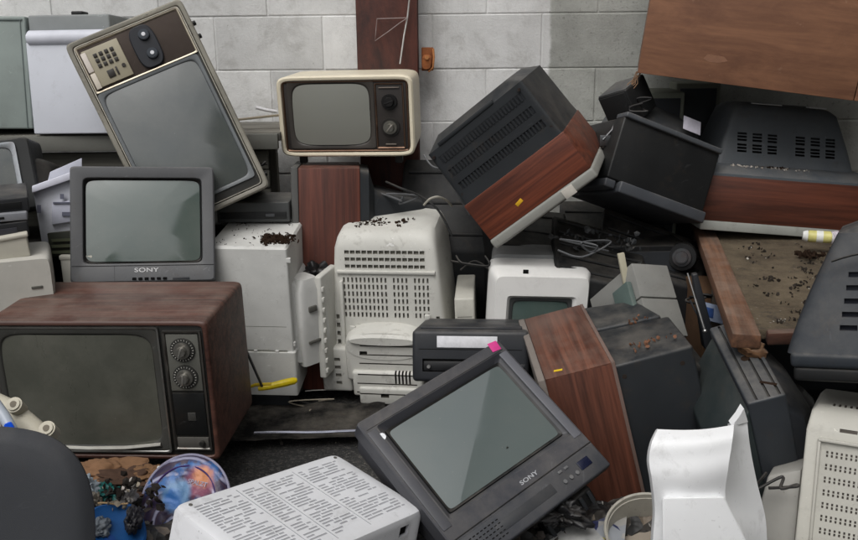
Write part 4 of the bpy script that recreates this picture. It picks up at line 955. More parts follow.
g = G(); g.tube([(-.02, 0, .012), (.01, 0, .004), (.05, .02, -.006)], .006); obj('stick', g, flat((226, 226, 230)), o)
o = thing('wood_lath', 'thin flat lath lying across the end of the grey workbench', 'lath', at(245, 120, 3.2), (6, 0, -5))
g = G(); g.box(-.04, .12, -.01, .01, 0, .007, .002); obj('lath', g, wood((140, 130, 110), (170, 160, 140), 'x', .8), o)
o = thing('grey_green_appliance', 'flat grey-green appliance casing standing at the far upper left on the workbench', 'appliance', at(-31, 129, 3.10), (3, -6, 1))
g = G(); g.box(-.215, .215, 0, .24, 0, .375, .006, 3); bd = obj('casing', g, GREENGREY, o)
g = G(); g.box(-.205, .205, -.004, .002, .36, .366, .001); g.box(.196, .199, -.003, .001, .0, .36, .0005); obj('seam', g, plastic((110, 120, 118), .5, .2, .1), o)
o = thing('white_appliance', 'white boxed appliance with grey hood and rounded lid, right of the grey-green casing', 'appliance', at(74, 134, 3.08), (-5, -5, -.5))
g = G(); g.box(-.142, .142, 0, .22, 0, .305, .005, 3); obj('front_body', g, plastic((208, 211, 219), .35, .2, .05, .04), o)
g = G(); g.box(-.142, .142, .03, .24, .306, .395, .006, 3); obj('hood', g, plastic((138, 142, 142), .5, .2, .2), o)
g = G(); g.cyl((-.136, .012, .318), (.14, .012, .318), .026, None, 28, .006); obj('lid', g, plastic((214, 216, 226), .3, .05, .1), o)
g = G(); g.box(.0, .04, .05, .10, .394, .408, .004); obj('knob', g, BLACK, o)

# left dark devices
tv = thing('dark_silver_trim_television', 'black television with silver trim half hidden under the workbench at the left edge', 'television', (-1.412, 2.90, .665), (8.4, -14, -6.9))
W_, D_, H_ = .345, .30, .225; a, b = W_/2, H_/2; yf = -.15
g = G(); g.loft([(yf, 0, b, a-.004, b-.004, 20), (yf+.004, 0, b, a, b, 20), (yf+.14, 0, b, a, b, 16), (yf+.30, 0, b, a*.7, b*.75, 10)], 'y', 64); obj('case', g, plastic((46, 47, 47), .5, .3, .3), tv)
g = bezel_ring(-.02, b+.01, a-.02, b-.02, 20, yf-.006, a-.035, b-.035, 9, .008, .002); obj('silver_trim', g, metal((172, 176, 180), .35, .2), tv)
g = G(); g.dome(-.02, b+.01, a-.033, b-.033, yf+.001, .010, 8); obj('screen', g, glassm((66, 72, 72), .12), tv)
g = G(); g.hexa([(a-.01, yf+.01, -.10), (a+.08, yf+.06, -.12), (a+.08, yf+.25, -.12), (a-.01, yf+.25, -.10), (a-.01, yf+.02, b*1.5), (a+.03, yf+.08, b*1.3), (a+.03, yf+.25, b*1.3), (a-.01, yf+.25, b*1.5)], .02, 3); obj('side_shell', g, plastic((52, 50, 47), .6, .4, .3), tv)
def deck(name, label, px0, px1, py0, py1, Y, depth, mat, cat, ylr=(0, 0, 0), front=None, group=None, ext=.25):
    A, B = at(px1, py1, Y), at(px0, py0, Y); w = A.x-B.x; h = B.z-A.z
    o = thing(name, label, cat, (A.x, Y, A.z), ylr, group)
    g = G(); g.box(-w-ext, 0, 0, depth, 0, h, .004, 3); bd = obj('case', g, mat, o)
    return o, w+ext, h
GD = 'video decks stacked at the left edge'
o, w, h = deck('video_deck', 'dark video deck, topmost of the stack at the left edge', 0, 30, 197, 211, 2.52, .25, plastic((46, 47, 50), .5, .3, .3), 'video recorder', (24, 0, -1), None, GD)
g = G(); g.box(-w+.02, -.02, -.003, .001, .010, .030, .001); obj('tape_door', g, BLACK, o)
o, w, h = deck('video_deck', 'light silver video deck, middle of the stack at the left edge', 0, 28, 212, 220, 2.50, .25, plastic((140, 142, 148), .4, .3, .3), 'video recorder', (23, 0, 0), None, GD)
g = G(); g.box(-w+.02, -.06, -.002, .001, .008, .015, .001); obj('tape_door', g, BLACK, o)
o, w, h = deck('video_deck', 'black video deck, lowest of the stack, on the cream tray at the left edge', 0, 30, 221, 236, 2.50, .25, plastic((38, 39, 42), .5, .3, .3), 'video recorder', (25, 0, -2), None, GD)
g = G(); g.box(-w+.02, -.03, -.003, .001, .008, .03, .001); obj('tape_door', g, plastic((60, 60, 66), .4, .2, .2), o)
o, w, h = deck('cream_tray', 'cream plastic tray under the stacked video decks at the left edge', 0, 31, 234, 256, 2.47, .27, plastic((206, 202, 188), .5, .2, .2), 'tray', (25, 0, -5))
g = G(); g.box(-w-.004, .005, -.005, .275, h-.008, h+.002, .003); obj('rim', g, plastic((206, 202, 188), .5, .2, .2), o)
A = at(53, 290, 2.46)
o = thing('beige_terminal', 'beige rounded computer terminal behind the wood-grain television at the left edge', 'computer terminal', (A.x, 2.46, 0), (21, 0, 0))
hh = at(53, 258, 2.46).z
g = G(); g.loft([(0, -.24, hh/2-.0, .24, hh/2, 40), (.02, -.24, hh/2, .245, hh/2+.004, 30), (.22, -.24, hh/2, .24, hh/2, 30)], 'y', 72); bd = obj('case', g, plastic((196, 194, 186), .5, .25, .2), o)
g = G(); g.box(-.055, -.025, -.003, .001, hh-.085, hh-.078, .001); obj('badge', g, SLOTG, o)
# lavender white printer
o = thing('lilac_printer', 'white printer with open lid standing on end left of the small grey television', 'printer', at(72, 258, 2.74), (0, 0, 0))
q0 = at(72, 258, 2.74)
def Q(px, py, Y=2.74): return at(px, py, Y)-q0
g = G(); P_ = [Q(44, 256), Q(80, 256), Q(80, 256, 2.95), Q(46, 256, 2.95), Q(33, 190), Q(80, 172), Q(80, 172, 2.95), Q(36, 186, 2.95)]; g.hexa(P_, .005, 3); obj('body', g, LAV, o)
g = G(); g.hexa([Q(32, 193, 2.715), Q(82, 176, 2.715), Q(82, 176, 2.76), Q(32, 193, 2.76), Q(32, 186, 2.715), Q(82, 168, 2.715), Q(82, 168, 2.76), Q(32, 186, 2.76)], .003); obj('lid_edge', g, plastic((226, 227, 240), .35, .1, .1), o)
g = G(); g.hexa([Q(46, 188, 2.80), Q(82, 176, 2.80), Q(82, 176, 2.88), Q(46, 188, 2.88), Q(50, 172, 2.80), Q(82, 158, 2.80), Q(82, 158, 2.88), Q(50, 172, 2.88)], .003); obj('open_lid', g, plastic((200, 202, 214), .45, .2, .2), o)
g = G(); g.hexa([Q(52, 225, 2.725), Q(82, 220, 2.725), Q(82, 220, 2.75), Q(52, 225, 2.75), Q(52, 203, 2.725), Q(82, 199, 2.725), Q(82, 199, 2.75), Q(52, 203, 2.75)], .003); obj('paper_slot_panel', g, plastic((196, 198, 212), .4, .1, .1), o)
for (x0, y0, x1, y1) in ((37, 205, 41, 213), (60, 194, 64, 199), (62, 212, 80, 216), (53, 202, 80, 203.5)):
    g = G(); g.hexa([Q(x0, y1, 2.720), Q(x1, y1, 2.720), Q(x1, y1, 2.73), Q(x0, y1, 2.73), Q(x0, y0, 2.720), Q(x1, y0, 2.720), Q(x1, y0, 2.73), Q(x0, y0, 2.73)], 0); obj('slot', g, plastic((110, 112, 128), .6, .2, .1), o)
o = thing('dark_circuit_box', 'small dark open circuit box beside the white printer', 'circuit box', at(62, 258, 2.66))
q0 = at(62, 258, 2.66)
g = G(); g.hexa([Q(51, 257, 2.66), Q(74, 257, 2.66), Q(74, 257, 2.74), Q(51, 257, 2.74), Q(47, 233, 2.66), Q(74, 230, 2.66), Q(74, 230, 2.74), Q(47, 233, 2.74)], .004); obj('box', g, plastic((44, 46, 38), .6, .5, .4), o)
for k in range(3):
    g = G(); g.hexa([Q(52, 242+k*6, 2.652), Q(74, 241+k*6, 2.652), Q(74, 241+k*6, 2.665), Q(52, 242+k*6, 2.665), Q(51, 239+k*6, 2.652), Q(74, 238+k*6, 2.652), Q(74, 238+k*6, 2.665), Q(51, 239+k*6, 2.665)], 0); obj('card', g, plastic((74, 78, 60), .6, .5, .3), o)
A = at(76, 284, 2.62)
o = thing('beige_box', 'narrow beige plastic box between the beige terminal and the small grey television', 'box', (A.x, 2.64, 0))
z1 = at(60, 258, 2.62).z
g = G(); g.box(-.048, .05, 0, .06, 0, z1, .005, 3); obj('box', g, BEIGE, o)
g = G(); g.box(-.05, .052, -.002, .062, z1-.012, z1+.002, .003); obj('lid', g, plastic((206, 204, 192), .5, .2, .2), o)

# support crates behind / beneath
def crate(name, label, x0, x1, y0, y1, z0, z1, mat, cat):
    o = thing(name, label, cat, ((x0+x1)/2, (y0+y1)/2, z0)); w, d = (x1-x0)/2, (y1-y0)/2
    g = G(); g.box(-w, w, -d, d, 0, z1-z0, .006, 3); obj('case', g, mat, o)
    g = G(); g.box(-w+.015, w-.015, -d-.004, -d+.001, .02, z1-z0-.02, .003); obj('front_plate', g, DKGREY, o); return o
crate('black_cabinet', 'black television cabinet hidden low behind the wood-grain television under the small grey one', -1.09, -.72, 2.63, 2.98, 0, .385, BLACK, 'television')
crate('black_cabinet', 'black set low at the left under the silver-trimmed television', -1.62, -1.24, 2.72, 3.05, 0, .60, BLACK, 'television')
crate('black_cabinet', 'flat black deck under the plain white monitor with leaves', -.68, -.46, 2.80, 3.04, 0, .085, BLACK, 'video recorder')
crate('grey_cabinet', 'black deck under the video recorder with the white label', -.02, .30, 2.42, 2.68, 0, .215, BLACK, 'video recorder')
crate('black_cabinet', 'black deck under the small bright white monitor', .18, .50, 2.72, 3.05, 0, .195, BLACK, 'video recorder')
crate('black_cabinet', 'black deck under the silver-grey television lying on its side', -1.05, -.62, 3.05, 3.35, 0, .595, BLACK, 'television')
# grey deck at 220-290,195-222
o, w, h = deck('grey_deck', 'dark grey deck between the silver television and the side-lying wood-panelled one', 216, 290, 203, 222, 2.96, .18, plastic((78, 80, 80), .5, .3, .4), 'video recorder', (0, 0, 0), None, None, .0)
g = G(); g.box(-w+.01, -.01, -.003, .001, .012, .035, .001); obj('front_panel', g, plastic((40, 41, 42), .4, .2, .2), o)
g = G(); g.box(-.08, -.05, -.006, .001, .02, .03, .001); obj('button', g, MIDGREY, o)
crate('black_cabinet', 'black set under the dark grey deck beside the plain white monitor', -.72, -.50, 3.02, 3.2, 0, .60, BLACK, 'television')

# ---- dark sets in the shadowed middle right
def darkset(label, quad, Yn, Yf, zlow, mat, ribs=4, name='black_set'):
    # a low television back: a box whose top face passes through the four seen corners
    P4 = [at(quad[0][0], quad[0][1], Yn), at(quad[1][0], quad[1][1], Yn), at(quad[2][0], quad[2][1], Yf), at(quad[3][0], quad[3][1], Yf)]
    c = sum(P4, Vector())/4; org = Vector((c.x, c.y, zlow)); o = thing(name, label, 'television', org)
    up_ = [p-org for p in P4]; lo = [Vector((p.x*1.06, p.y*1.06-.0, 0)) for p in up_]
    g = G(); g.hexa(lo+up_, .012, 3); bd = obj('case', g, mat, o)
    for k in range(ribs):
        f = (k+.5)/ribs; A_ = up_[0].lerp(up_[3], f); B_ = up_[1].lerp(up_[2], f); g = G(); g.tube([A_.lerp(B_, .06)+Vector((0, 0, .001)), A_.lerp(B_, .94)+Vector((0, 0, .001))], .006, 8); obj('rib', g, mat, o)
    return o
darkset('black ribbed television back in the shade right of the small bright white monitor', [(556, 272), (652, 292), (640, 238), (552, 214)], 2.72, 3.02, 0, BLACK, 5)
darkset('black television in deep shade beneath the leaning black television', [(596, 262), (700, 290), (712, 246), (604, 206)], 2.86, 3.1, 0, plastic((26, 27, 29), .45, .25, .3), 4)
darkset('black television beneath the tilted wood-sided television', [(500, 252), (560, 262), (566, 212), (480, 205)], 2.92, 3.2, 0, BLACK, 3)
darkset('black television shell wedged between the tilted and the leaning black televisions', [(560, 250), (640, 262), (640, 200), (560, 200)], 3.02, 3.3, 0, BLACK, 2)
darkset('long black television shell behind the vented monitor against the wall', [(396, 250), (500, 252), (506, 158), (404, 158)], 3.12, 3.36, 0, plastic((27, 29, 31), .5, .3, .15), 3)
# backing masses behind the leaning black television
crate('olive_set', 'olive-grey television back behind the leaning black television, under the wooden cabinet', .70, .905, 3.20, 3.40, 0, 1.02, plastic((128, 132, 120), .6, .4, .2), 'television')
crate('olive_set', 'narrow olive-grey casing in the shade left of the face-down television on the table', .915, 1.08, 3.36, 3.46, 0, 1.04, plastic((120, 122, 110), .6, .4, .2), 'television')
crate('black_cabinet', 'black cabinet in deep shade under the back of the rusty table', 1.02, 1.5, 2.9, 3.3, 0, .44, BLACK, 'cabinet')
crate('black_cabinet', 'black cabinet low in the shade under the leaning black television', .52, .86, 2.92, 3.3, 0, .54, BLACK, 'cabinet')
crate('brown_carton', 'brown cardboard carton in the shade under the left side of the rusty table', .86, 1.0, 2.66, 2.9, 0, .44, flat((92, 68, 48), .9), 'box')
o = thing('round_speaker_magnet', 'grey round metal speaker magnet in the shade above the silver aerial', 'speaker magnet', at(682, 257, 2.90), (-20, -10, 0))
g = G(); g.cyl((0, 0, 0), (0, -.02, .0), .032, .030, 28, .003); g.cyl((0, -.02, 0), (0, -.034, 0), .022, .020, 28, .003); obj('magnet', g, metal((84, 86, 88), .6, .3), o)
g = G(); g.cyl((0, .001, 0), (0, .03, 0), .045, .05, 28, .003); obj('basket', g, BLACK, o)

# ---- 29 grey boxes, beige stick, aerial
tv = thing('grey_casing', 'light grey metal casing leaning among the black sets, split by a dark seam', 'casing', (.634, 2.512, .357), (30.1, -42.0, 12.9))
W_, D_, H_ = .129, .24, .191; a, d = W_/2, D_/2
GC = plastic((134, 134, 130), .5, .25, .2)
g = G(); g.box(-a, a, -d, d, .082, H_, .003); obj('upper_box', g, GC, tv)
g = G(); g.box(-a, a, -d, d, -.04, .078, .003); obj('lower_box', g, plastic((122, 122, 118), .5, .25, .2), tv)
g = G(); g.box(-a-.020, -a-.002, -d+.02, -d+.10, -.04, H_-.05, .004); obj('teal_side', g, plastic((84, 100, 96), .5, .3, .2), tv)
o = thing('beige_strip', 'short beige plastic strip sticking up among the black sets', 'strip', at(628, 292, 2.55), (8, -8, -11))
g = G(); g.box(-.010, .010, -.006, .006, 0, .120, .002); obj('strip', g, plastic((186, 180, 158), .5, .3, .2), o)
o = thing('plastic_lever', 'slim black plastic arm leaning behind the silver aerial', 'arm', at(712, 348, 2.42), (0, 0, -14))
g = G(); g.hexa([(-.02, 0, 0), (.016, 0, 0), (.016, .04, 0), (-.02, .04, 0), (-.010, .03, .22), (.006, .03, .22), (.006, .05, .22), (-.010, .05, .22)], .004, 3); obj('arm', g, plastic((36, 38, 42), .45, .3, .3), o)
pA, pB = at(687.5, 273, 2.40), at(705, 331, 2.34)
o = thing('silver_aerial', 'thin silver telescopic aerial leaning right of the light grey casing', 'aerial', pB)
d_ = pA-pB
g = G(); g.cyl((0, 0, 0), d_*.55, .0032, None, 12); obj('lower_tube', g, CHROME, o)
g = G(); g.cyl(d_*.55, d_, .0022, None, 12); obj('upper_tube', g, CHROME, o)
g = G(); b = bmesh.new(); bmesh.ops.create_uvsphere(b, u_segments=12, v_segments=8, radius=.006); g.add(b); obj('tip', g, CHROME, o)
o = thing('blue_white_packet', 'crumpled blue and white packet behind the silver aerial', 'packet', at(712, 322, 2.50), (20, -30, 20))
g = G(); g.box(-.035, .035, -.004, .004, 0, .055, .003); obj('packet', g, flat((150, 162, 186), .5), o)
g = G(); g.box(-.03, .0, -.0055, -.0035, .01, .04, .0005); obj('blue_print', g, flat((56, 84, 140), .5), o)

# ------------------------------------------------------------------ small litter
o = thing('screwdriver', 'screwdriver with yellow handle and dark blade lying on the ground left of the white monitors', 'screwdriver', at(272, 384, 2.66))
q0 = at(272, 384, 2.66)
h0, h1, tip = at(258, 389, 2.66)-q0, at(297, 380, 2.70)-q0, at(236, 352, 2.62)-q0
g = G(); g.tube([h0, h0.lerp(h1, .12), h0.lerp(h1, .3), h0.lerp(h1, .7), h0.lerp(h1, .92), h1], [.006, .009, .011, .0125, .012, .007], 10); obj('handle', g, flat((226, 200, 30), .35), o)
g = G(); g.tube([h0.lerp(h1, .35)+Vector((0, -.004, .008)), h0.lerp(h1, .1)+Vector((-.02, 0, .012)), h0+Vector((-.035, .0, .004))], [.006, .006, .004], 8); obj('clip', g, flat((206, 176, 30), .4), o)
o = thing('grey_rod', 'thin grey rod leaning on the wood-grain television above the yellow screwdriver', 'rod', at(262, 386, 2.66))
q0 = at(262, 386, 2.66); g = G(); g.tube([Vector((0, 0, 0)), at(247, 352, 2.62)-q0], .0045, 8); obj('rod', g, metal((110, 110, 112), .4), o)
def rod(name, label, p, q, r, mat):
    o = thing(name, label, 'rod', p); g = G(); n_ = 6; g.tube([(q-p)*(i/n_)+Vector((0, 0, .0015*math.sin(i*1.3))) for i in range(n_+1)], r, 8); obj('rod', g, mat, o); return o
def gp_(): pass
def gp(px, py, h=.0):   # point on the ground (z = h) seen at that pixel
    d = fw*900+r2*(px-429)-u2*(py-270); t = (h-CAMH)/d.z; return Vector((0, 0, CAMH))+d*t
rod('chrome_rod', 'long chrome rod lying on the dark ground between the wood-grain and leaning televisions', gp(254, 433, .05), gp(357, 431, .05), .0045, metal((190, 192, 205), .2))
rod('thin_rod', 'thin pale rod on the ground at the foot of the vented monitor', gp(305, 391, .03), gp(362, 388, .03), .0028, metal((170, 168, 160), .4))
# flat dark board below chrome rod
o = thing('black_board', 'flat black plastic sheet lying on the ground under the chrome rod', 'sheet', gp(300, 425, 0), (3, 0, 0))
g = G(); b = bmesh.new(); NX, NY = 26, 14; vs = []
for i in range(NX+1):
    for j in range(NY+1):
        x = -.22+.50*i/NX; y = -.16+.26*j/NY; vs.append(b.verts.new((x, y, .030+.010*noise.noise(Vector((x*7, y*7, 0)))+.004*noise.noise(Vector((x*30, y*30, 3))))))
for i in range(NX):
    for j in range(NY): k = i*(NY+1)+j; b.faces.new([vs[q] for q in (k, k+NY+1, k+NY+2, k+1)])
bmesh.ops.solidify(b, geom=b.faces[:], thickness=.006); g.add(b); obj('sheet', g, plastic((34, 34, 34), .7, .7, .5, .3, .8), o)

# plastic disc bag with print, blue lid, cloth etc. bottom left
c0 = at(172, 512, 1.88)
o = thing('printed_balloon', 'shiny round printed foil bag in blue, purple and orange left of the front white monitor', 'foil bag', c0+Vector((0, .02, -.05)), (-12, -38, 10))
def foil():
    m, N, L, P = newmat('printed_foil'); co = coord(N)
    s = N.new('ShaderNodeSeparateXYZ'); L.new(co, s.inputs[0])
    w = N.new('ShaderNodeTexWave'); w.wave_type = 'RINGS'; w.rings_direction = 'Y'; w.inputs['Scale'].default_value = 9; w.inputs['Distortion'].default_value = 3; w.inputs['Detail'].default_value = 3; L.new(co, w.inputs['Vector'])
    r = N.new('ShaderNodeValToRGB'); L.new(w.outputs['Fac'], r.inputs[0]); cr_ = r.color_ramp
    cr_.elements[0].position = 0; cr_.elements[0].color = lin((40, 30, 58)); cr_.elements[1].position = 1; cr_.elements[1].color = lin((150, 150, 172))
    for p_, c_ in ((.3, (46, 36, 58)), (.5, (64, 46, 58)), (.78, (42, 38, 66)), (.9, (120, 118, 138))):
        e = cr_.elements.new(p_); e.color = lin(c_)
    b = mixc(N, L, ramp(N, L, nz(N, L, co, 16, 5, .6), .52, .62), r.outputs[0], lin((44, 92, 150)))
    def spot(cx, cz, r, col, b):
        v = N.new('ShaderNodeVectorMath'); v.operation = 'DISTANCE'; v.inputs[1].default_value = (cx, -.018, cz); L.new(co, v.inputs[0])
        a_ = N.new('ShaderNodeMath'); a_.operation = 'MULTIPLY_ADD'; L.new(nz(N, L, co, 30, 4), a_.inputs[0]); a_.inputs[1].default_value = .045; L.new(v.outputs['Value'], a_.inputs[2])
        return mixc(N, L, ramp(N, L, a_.outputs[0], r, r+.016, (1, 1, 1, 1), (0, 0, 0, 1)), b, col)
    b = spot(.022, .110, .052, lin((120, 60, 84)), b); b = spot(.024, .124, .036, lin((176, 112, 70)), b)
    b = spot(-.022, .070, .052, lin((84, 120, 156)), b); b = spot(-.026, .056, .036, lin((40, 96, 160)), b)
    L.new(b, P.inputs['Base Color']); P.inputs['Roughness'].default_value = .42; P.inputs['Metallic'].default_value = .1
    bump(N, L, P, nz(N, L, co, 26, 5), .5, .006); return m
g = G(); g.loft([(-.018, 0, .06, .01, .01, 2)]+[(-.0185, 0, .06, .01*q, .01*q, 2) for q in range(2, 9)]+[(-.016, 0, .06, .095, .095, 2), (-.010, 0, .06, .106, .106, 2), (0, 0, .06, .112, .112, 2), (.014, 0, .06, .105, .105, 2), (.02, 0, .06, .07, .07, 2)], 'y', 90)
for v in g.bm.verts: v.co.y += .005*noise.noise(Vector((v.co.x*22, 0, v.co.z*22)))+.003*noise.noise(Vector((v.co.x*60, 3, v.co.z*60)))
obj('bag', g, foil(), o, 60)
g = G(); g.tube([(.112*math.cos(t), -.002, .06+.112*math.sin(t)) for t in [i*math.pi/30-.2 for i in range(34)]], .0035, 8); obj('pale_rim', g, flat((140, 138, 158), .4), o)
g = G(); g.tube([(.082*math.cos(t), -.017, .06+.082*math.sin(t)) for t in [i*math.pi/30 for i in range(31)]], .0022, 8); obj('purple_ring', g, flat((60, 40, 96), .3), o)
text('lettering', 'SPALZT', .015, flat((170, 160, 178)), o, T(.022, -.0200, .108) @ Matrix.Rotation(rad(-4), 4, 'Y'), .0004, 1.05, .95)
o = thing('blue_plastic_dish', 'bright blue plastic lid in the rubbish between the chair back and the printed foil bag', 'lid', at(116, 530, 1.80), (26, 30, 14))
g = G(); g.loft([(0, 0, 0, .062, .062, 3), (.012, 0, 0, .063, .063, 3), (.016, 0, 0, .058, .058, 3), (.012, 0, 0, .050, .050, 3)], 'z', 48); obj('lid', g, flat((26, 84, 146), .5, .3), o)
g = G(); g.cyl((-.022, -.03, .011), (-.022, -.03, .016), .012, None, 20); obj('recess', g, flat((22, 70, 140), .4), o)
def rag(name, label, cat, c, sx, sy, sz, mat, seed, amp=.5, ylr=(0, 0, 0)):
    o = thing(name, label, cat, c, ylr); b = bmesh.new(); bmesh.ops.create_icosphere(b, subdivisions=5, radius=1)
    for v in b.verts:
        s0 = Vector((seed, 0, 0)); k = 1+amp*noise.noise(v.co*1.7+s0)+amp*.55*noise.noise(v.co*4.5+s0)+amp*.25*abs(noise.noise(v.co*11+s0))
        v.co = Vector((v.co.x*sx*k, v.co.y*sy*k, v.co.z*sz*k))
    g = G(); g.add(b); obj(cat.split()[-1] if False else 'cloth', g, mat, o, 60); return o
rag('brown_rag', 'crumpled tan brown rag just under the wood-grain television', 'rag', at(105, 474, 2.10), .10, .05, .022, flat((128, 96, 70), .9), 1, .7)
rag('brown_rag', 'darker brown rag lying below the tan rag in the rubbish', 'rag', at(128, 482, 2.02), .08, .05, .018, flat((74, 54, 42), .9), 3, .8)
rag('grey_cloth', 'pale grey cloth scrap beside the chair back in the rubbish', 'cloth', at(84, 492, 1.92), .030, .04, .03, flat((150, 160, 168), .8), 5, .6)
rag('tan_cloth', 'beige cloth behind the edge of the chair back', 'cloth', at(92, 508, 1.86), .022, .03, .03, flat((128, 122, 112), .8), 8, .6)
rag('teal_bag', 'small teal plastic bag above the blue lid', 'bag', at(107, 494, 1.94), .030, .03, .022, flat((22, 92, 88), .4), 9, .6)
rag('white_bag', 'white plastic bag scrap between the teal bag and the foil bag', 'bag', at(128, 494, 1.90), .018, .02, .03, flat((196, 190, 184), .4), 12, .7, (0, 0, 30))
rag('white_paper', 'crumpled white paper between the wood-grain television and the front white monitor', 'paper', at(205, 478, 1.98), .03, .03, .014, flat((206, 206, 210), .7), 14, .7)
rag('black_bag', 'crumpled black bag beneath the leaning television beside the magazine', 'bag', at(560, 512, 1.80), .05, .04, .03, plastic((26, 26, 28), .35, .2, .1), 16, .7)
rod('wood_stick', 'thin tan wooden stick lying across the top of the blue lid', at(98, 503, 1.84), at(128, 504, 1.84), .0022, flat((190, 160, 120)))
rod('white_strap', 'narrow white plastic strap curving behind the printed foil bag', at(158, 467, 2.0), at(204, 484, 1.94), .004, flat((214, 214, 206)))
rag('clear_bag', 'crumpled grey plastic bag lying over the blue dish', 'bag', at(100, 528, 1.78), .022, .03, .022, plastic((110, 118, 126), .25, .1, .1), 21, .35)
rag('dark_bag', 'small black crumpled bag between the blue dish and the foil bag', 'bag', at(134, 520, 1.80), .018, .03, .028, plastic((40, 40, 46), .3, .2, .1), 23, .35)
rag('brown_paper', 'torn brown paper below the wood-grain television beside the foil bag', 'paper', at(152, 472, 2.04), .035, .03, .012, flat((118, 88, 62), .9), 25, .8)
blob('bottom_litter', flat((150, 140, 124), .8), None, [at(rnd2.uniform(70, 150), rnd2.uniform(484, 540), 1.84) for rnd2 in [random.Random(q) for q in range(40)]], .010, 60, 81, .4, 'stuff')
blob('bottom_litter_dark', flat((44, 38, 34), .8), None, [at(rnd2.uniform(70, 160), rnd2.uniform(480, 540), 1.86) for rnd2 in [random.Random(q+99) for q in range(60)]], .012, 120, 82, .4, 'stuff')
# beige lobed piece
o = thing('beige_power_bar', 'beige plastic bar with rounded knobs and a blue tag above the chair back', 'plastic bar', at(60, 466, 1.70))
q0 = at(60, 466, 1.70)
BB = plastic((196, 190, 172), .45, .2, .15)
pts = [at(-12, 398, 1.82)-q0, at(12, 410, 1.80)-q0, at(34, 430, 1.76)-q0, at(52, 452, 1.72)-q0, at(68, 474, 1.69)-q0]
g = G(); g.tube(pts, [.020, .022, .024, .020, .014], 16); obj('bar', g, BB, o)
for px, py, Y in ((13, 404, 1.76), (46, 428, 1.71)):
    c = at(px, py, Y)-q0; g = G(); g.cyl(c+Vector((0, .03, -.03)), c, .016, .0175, 24, .004); k_ = obj('knob', g, BB, o)
    g = G(); g.cyl(c+Vector((.001, -.001, .001)), c+Vector((0, .002, -.002)), .007, None, 16); obj('hole', g, plastic((120, 112, 98), .6, .2, .1), k_)
g = G(); g.tube([at(-6, 402, 1.72)-q0, at(4, 416, 1.70)-q0, at(14, 434, 1.68)-q0], .012, 14); obj('clear_tube', g, plastic((176, 184, 194), .2, .05, .05), o)
g = G(); g.hexa([at(3, 438, 1.665)-q0, at(20, 436, 1.665)-q0, at(20, 436, 1.69)-q0, at(3, 438, 1.69)-q0, at(4, 424, 1.665)-q0, at(11, 421, 1.665)-q0, at(11, 421, 1.69)-q0, at(4, 424, 1.69)-q0], .003); obj('blue_tag', g, flat((20, 84, 220), .35), o)
# magazine + white sheet bottom centre
def sheet(name, label, cat, px, py, Y, w, l, mat, ylr, pr=None):
    o = thing(name, label, cat, at(px, py, Y), ylr); b = bmesh.new(); n_ = 14; vs = []
    for i in range(n_+1):
        for j in range(n_+1):
            x, y = (i/n_-.5)*w, (j/n_-.5)*l; vs.append(b.verts.new((x, y, .012*math.sin(x/w*3.1)+.006*noise.noise(Vector((x*20, y*20, 0))))))
    for i in range(n_):
        for j in range(n_): k = i*(n_+1)+j; b.faces.new([vs[q] for q in (k, k+n_+1, k+n_+2, k+1)])
    bmesh.ops.solidify(b, geom=b.faces[:], thickness=.0015); g = G(); g.add(b); obj('sheet', g, mat, o, 60); return o
def magmat():
    m, N, L, P = newmat('magazine_print'); co = coord(N)
    v = N.new('ShaderNodeTexVoronoi'); v.inputs['Scale'].default_value = 22; L.new(co, v.inputs['Vector'])
    s = N.new('ShaderNodeSeparateColor'); L.new(v.outputs['Color'], s.inputs[0])
    b = mixc(N, L, ramp(N, L, s.outputs[0], .35, .4), lin((190, 194, 200)), lin((70, 76, 120)))
    b = mixc(N, L, ramp(N, L, s.outputs[1], .8, .82), b, lin((196, 186, 50)))
    b = mixc(N, L, ramp(N, L, s.outputs[2], .78, .8), b, lin((206, 204, 200)))
    L.new(b, P.inputs['Base Color']); P.inputs['Roughness'].default_value = .35; return m
sheet('magazine', 'crumpled glossy magazine with yellow and purple print left of the bucket', 'magazine', 588, 528, 1.86, .17, .15, magmat(), (-15, 4, 8))
sheet('white_sheet', 'white paper sheet under the lower edge of the leaning television', 'paper', 566, 542, 1.78, .15, .1, flat((206, 206, 204), .6), (14, -4, -6))
# yellow rag of the black bracket under sony
o = thing('black_stand', 'black ribbed plastic stand crushed under the control panel of the leaning television', 'stand', at(560, 500, 1.86), (25, 0, -30))
g = G(); g.box(-.07, .07, -.03, .05, -.05, .0, .008, 3); obj('base', g, BLACK, o)
for k in range(6):
    g = G(); g.box(-.066+k*.024, -.056+k*.024, -.036, -.028, -.045, -.004, .002); obj('rib', g, DKGREY, o)

# cables
def cable(label, pts, r=.004, mat=BLACK, n=26):
    P = [Vector(p) for p in pts]; q = [cr(P, i/n) for i in range(n+1)]; o = thing('cable', label, 'cable', q[0]); g = G(); g.tube([v-q[0] for v in q], r, 8); obj('cable_sheath', g, mat, o)
cable('black cable trailing over the back of the side-lying television beneath the cream television', [at(386, 182, 3.05), at(400, 188, 3.0), at(420, 196, 3.0), at(438, 210, 2.98), at(452, 236, 2.95)], .004, BLACK)
cable('grey cable looping beside the tilted wood-sided television', [at(424, 155, 3.0), at(432, 166, 2.96), at(446, 172, 2.95), at(455, 190, 2.95), at(470, 215, 2.93)], .003, MIDGREY)
cable('pale cord end resting on top of the vented monitor', [at(424, 205, 2.95), at(430, 199, 2.93), at(438, 197, 2.93), at(446, 200, 2.95), at(452, 206, 2.98)], .004, flat((176, 172, 160)))
cable('black cable across the ground in front of the white monitors', [gp(250, 405, .02), gp(280, 398, .03), gp(310, 404, .02), gp(345, 410, .02), gp(380, 405, .02)], .004, BLACK)
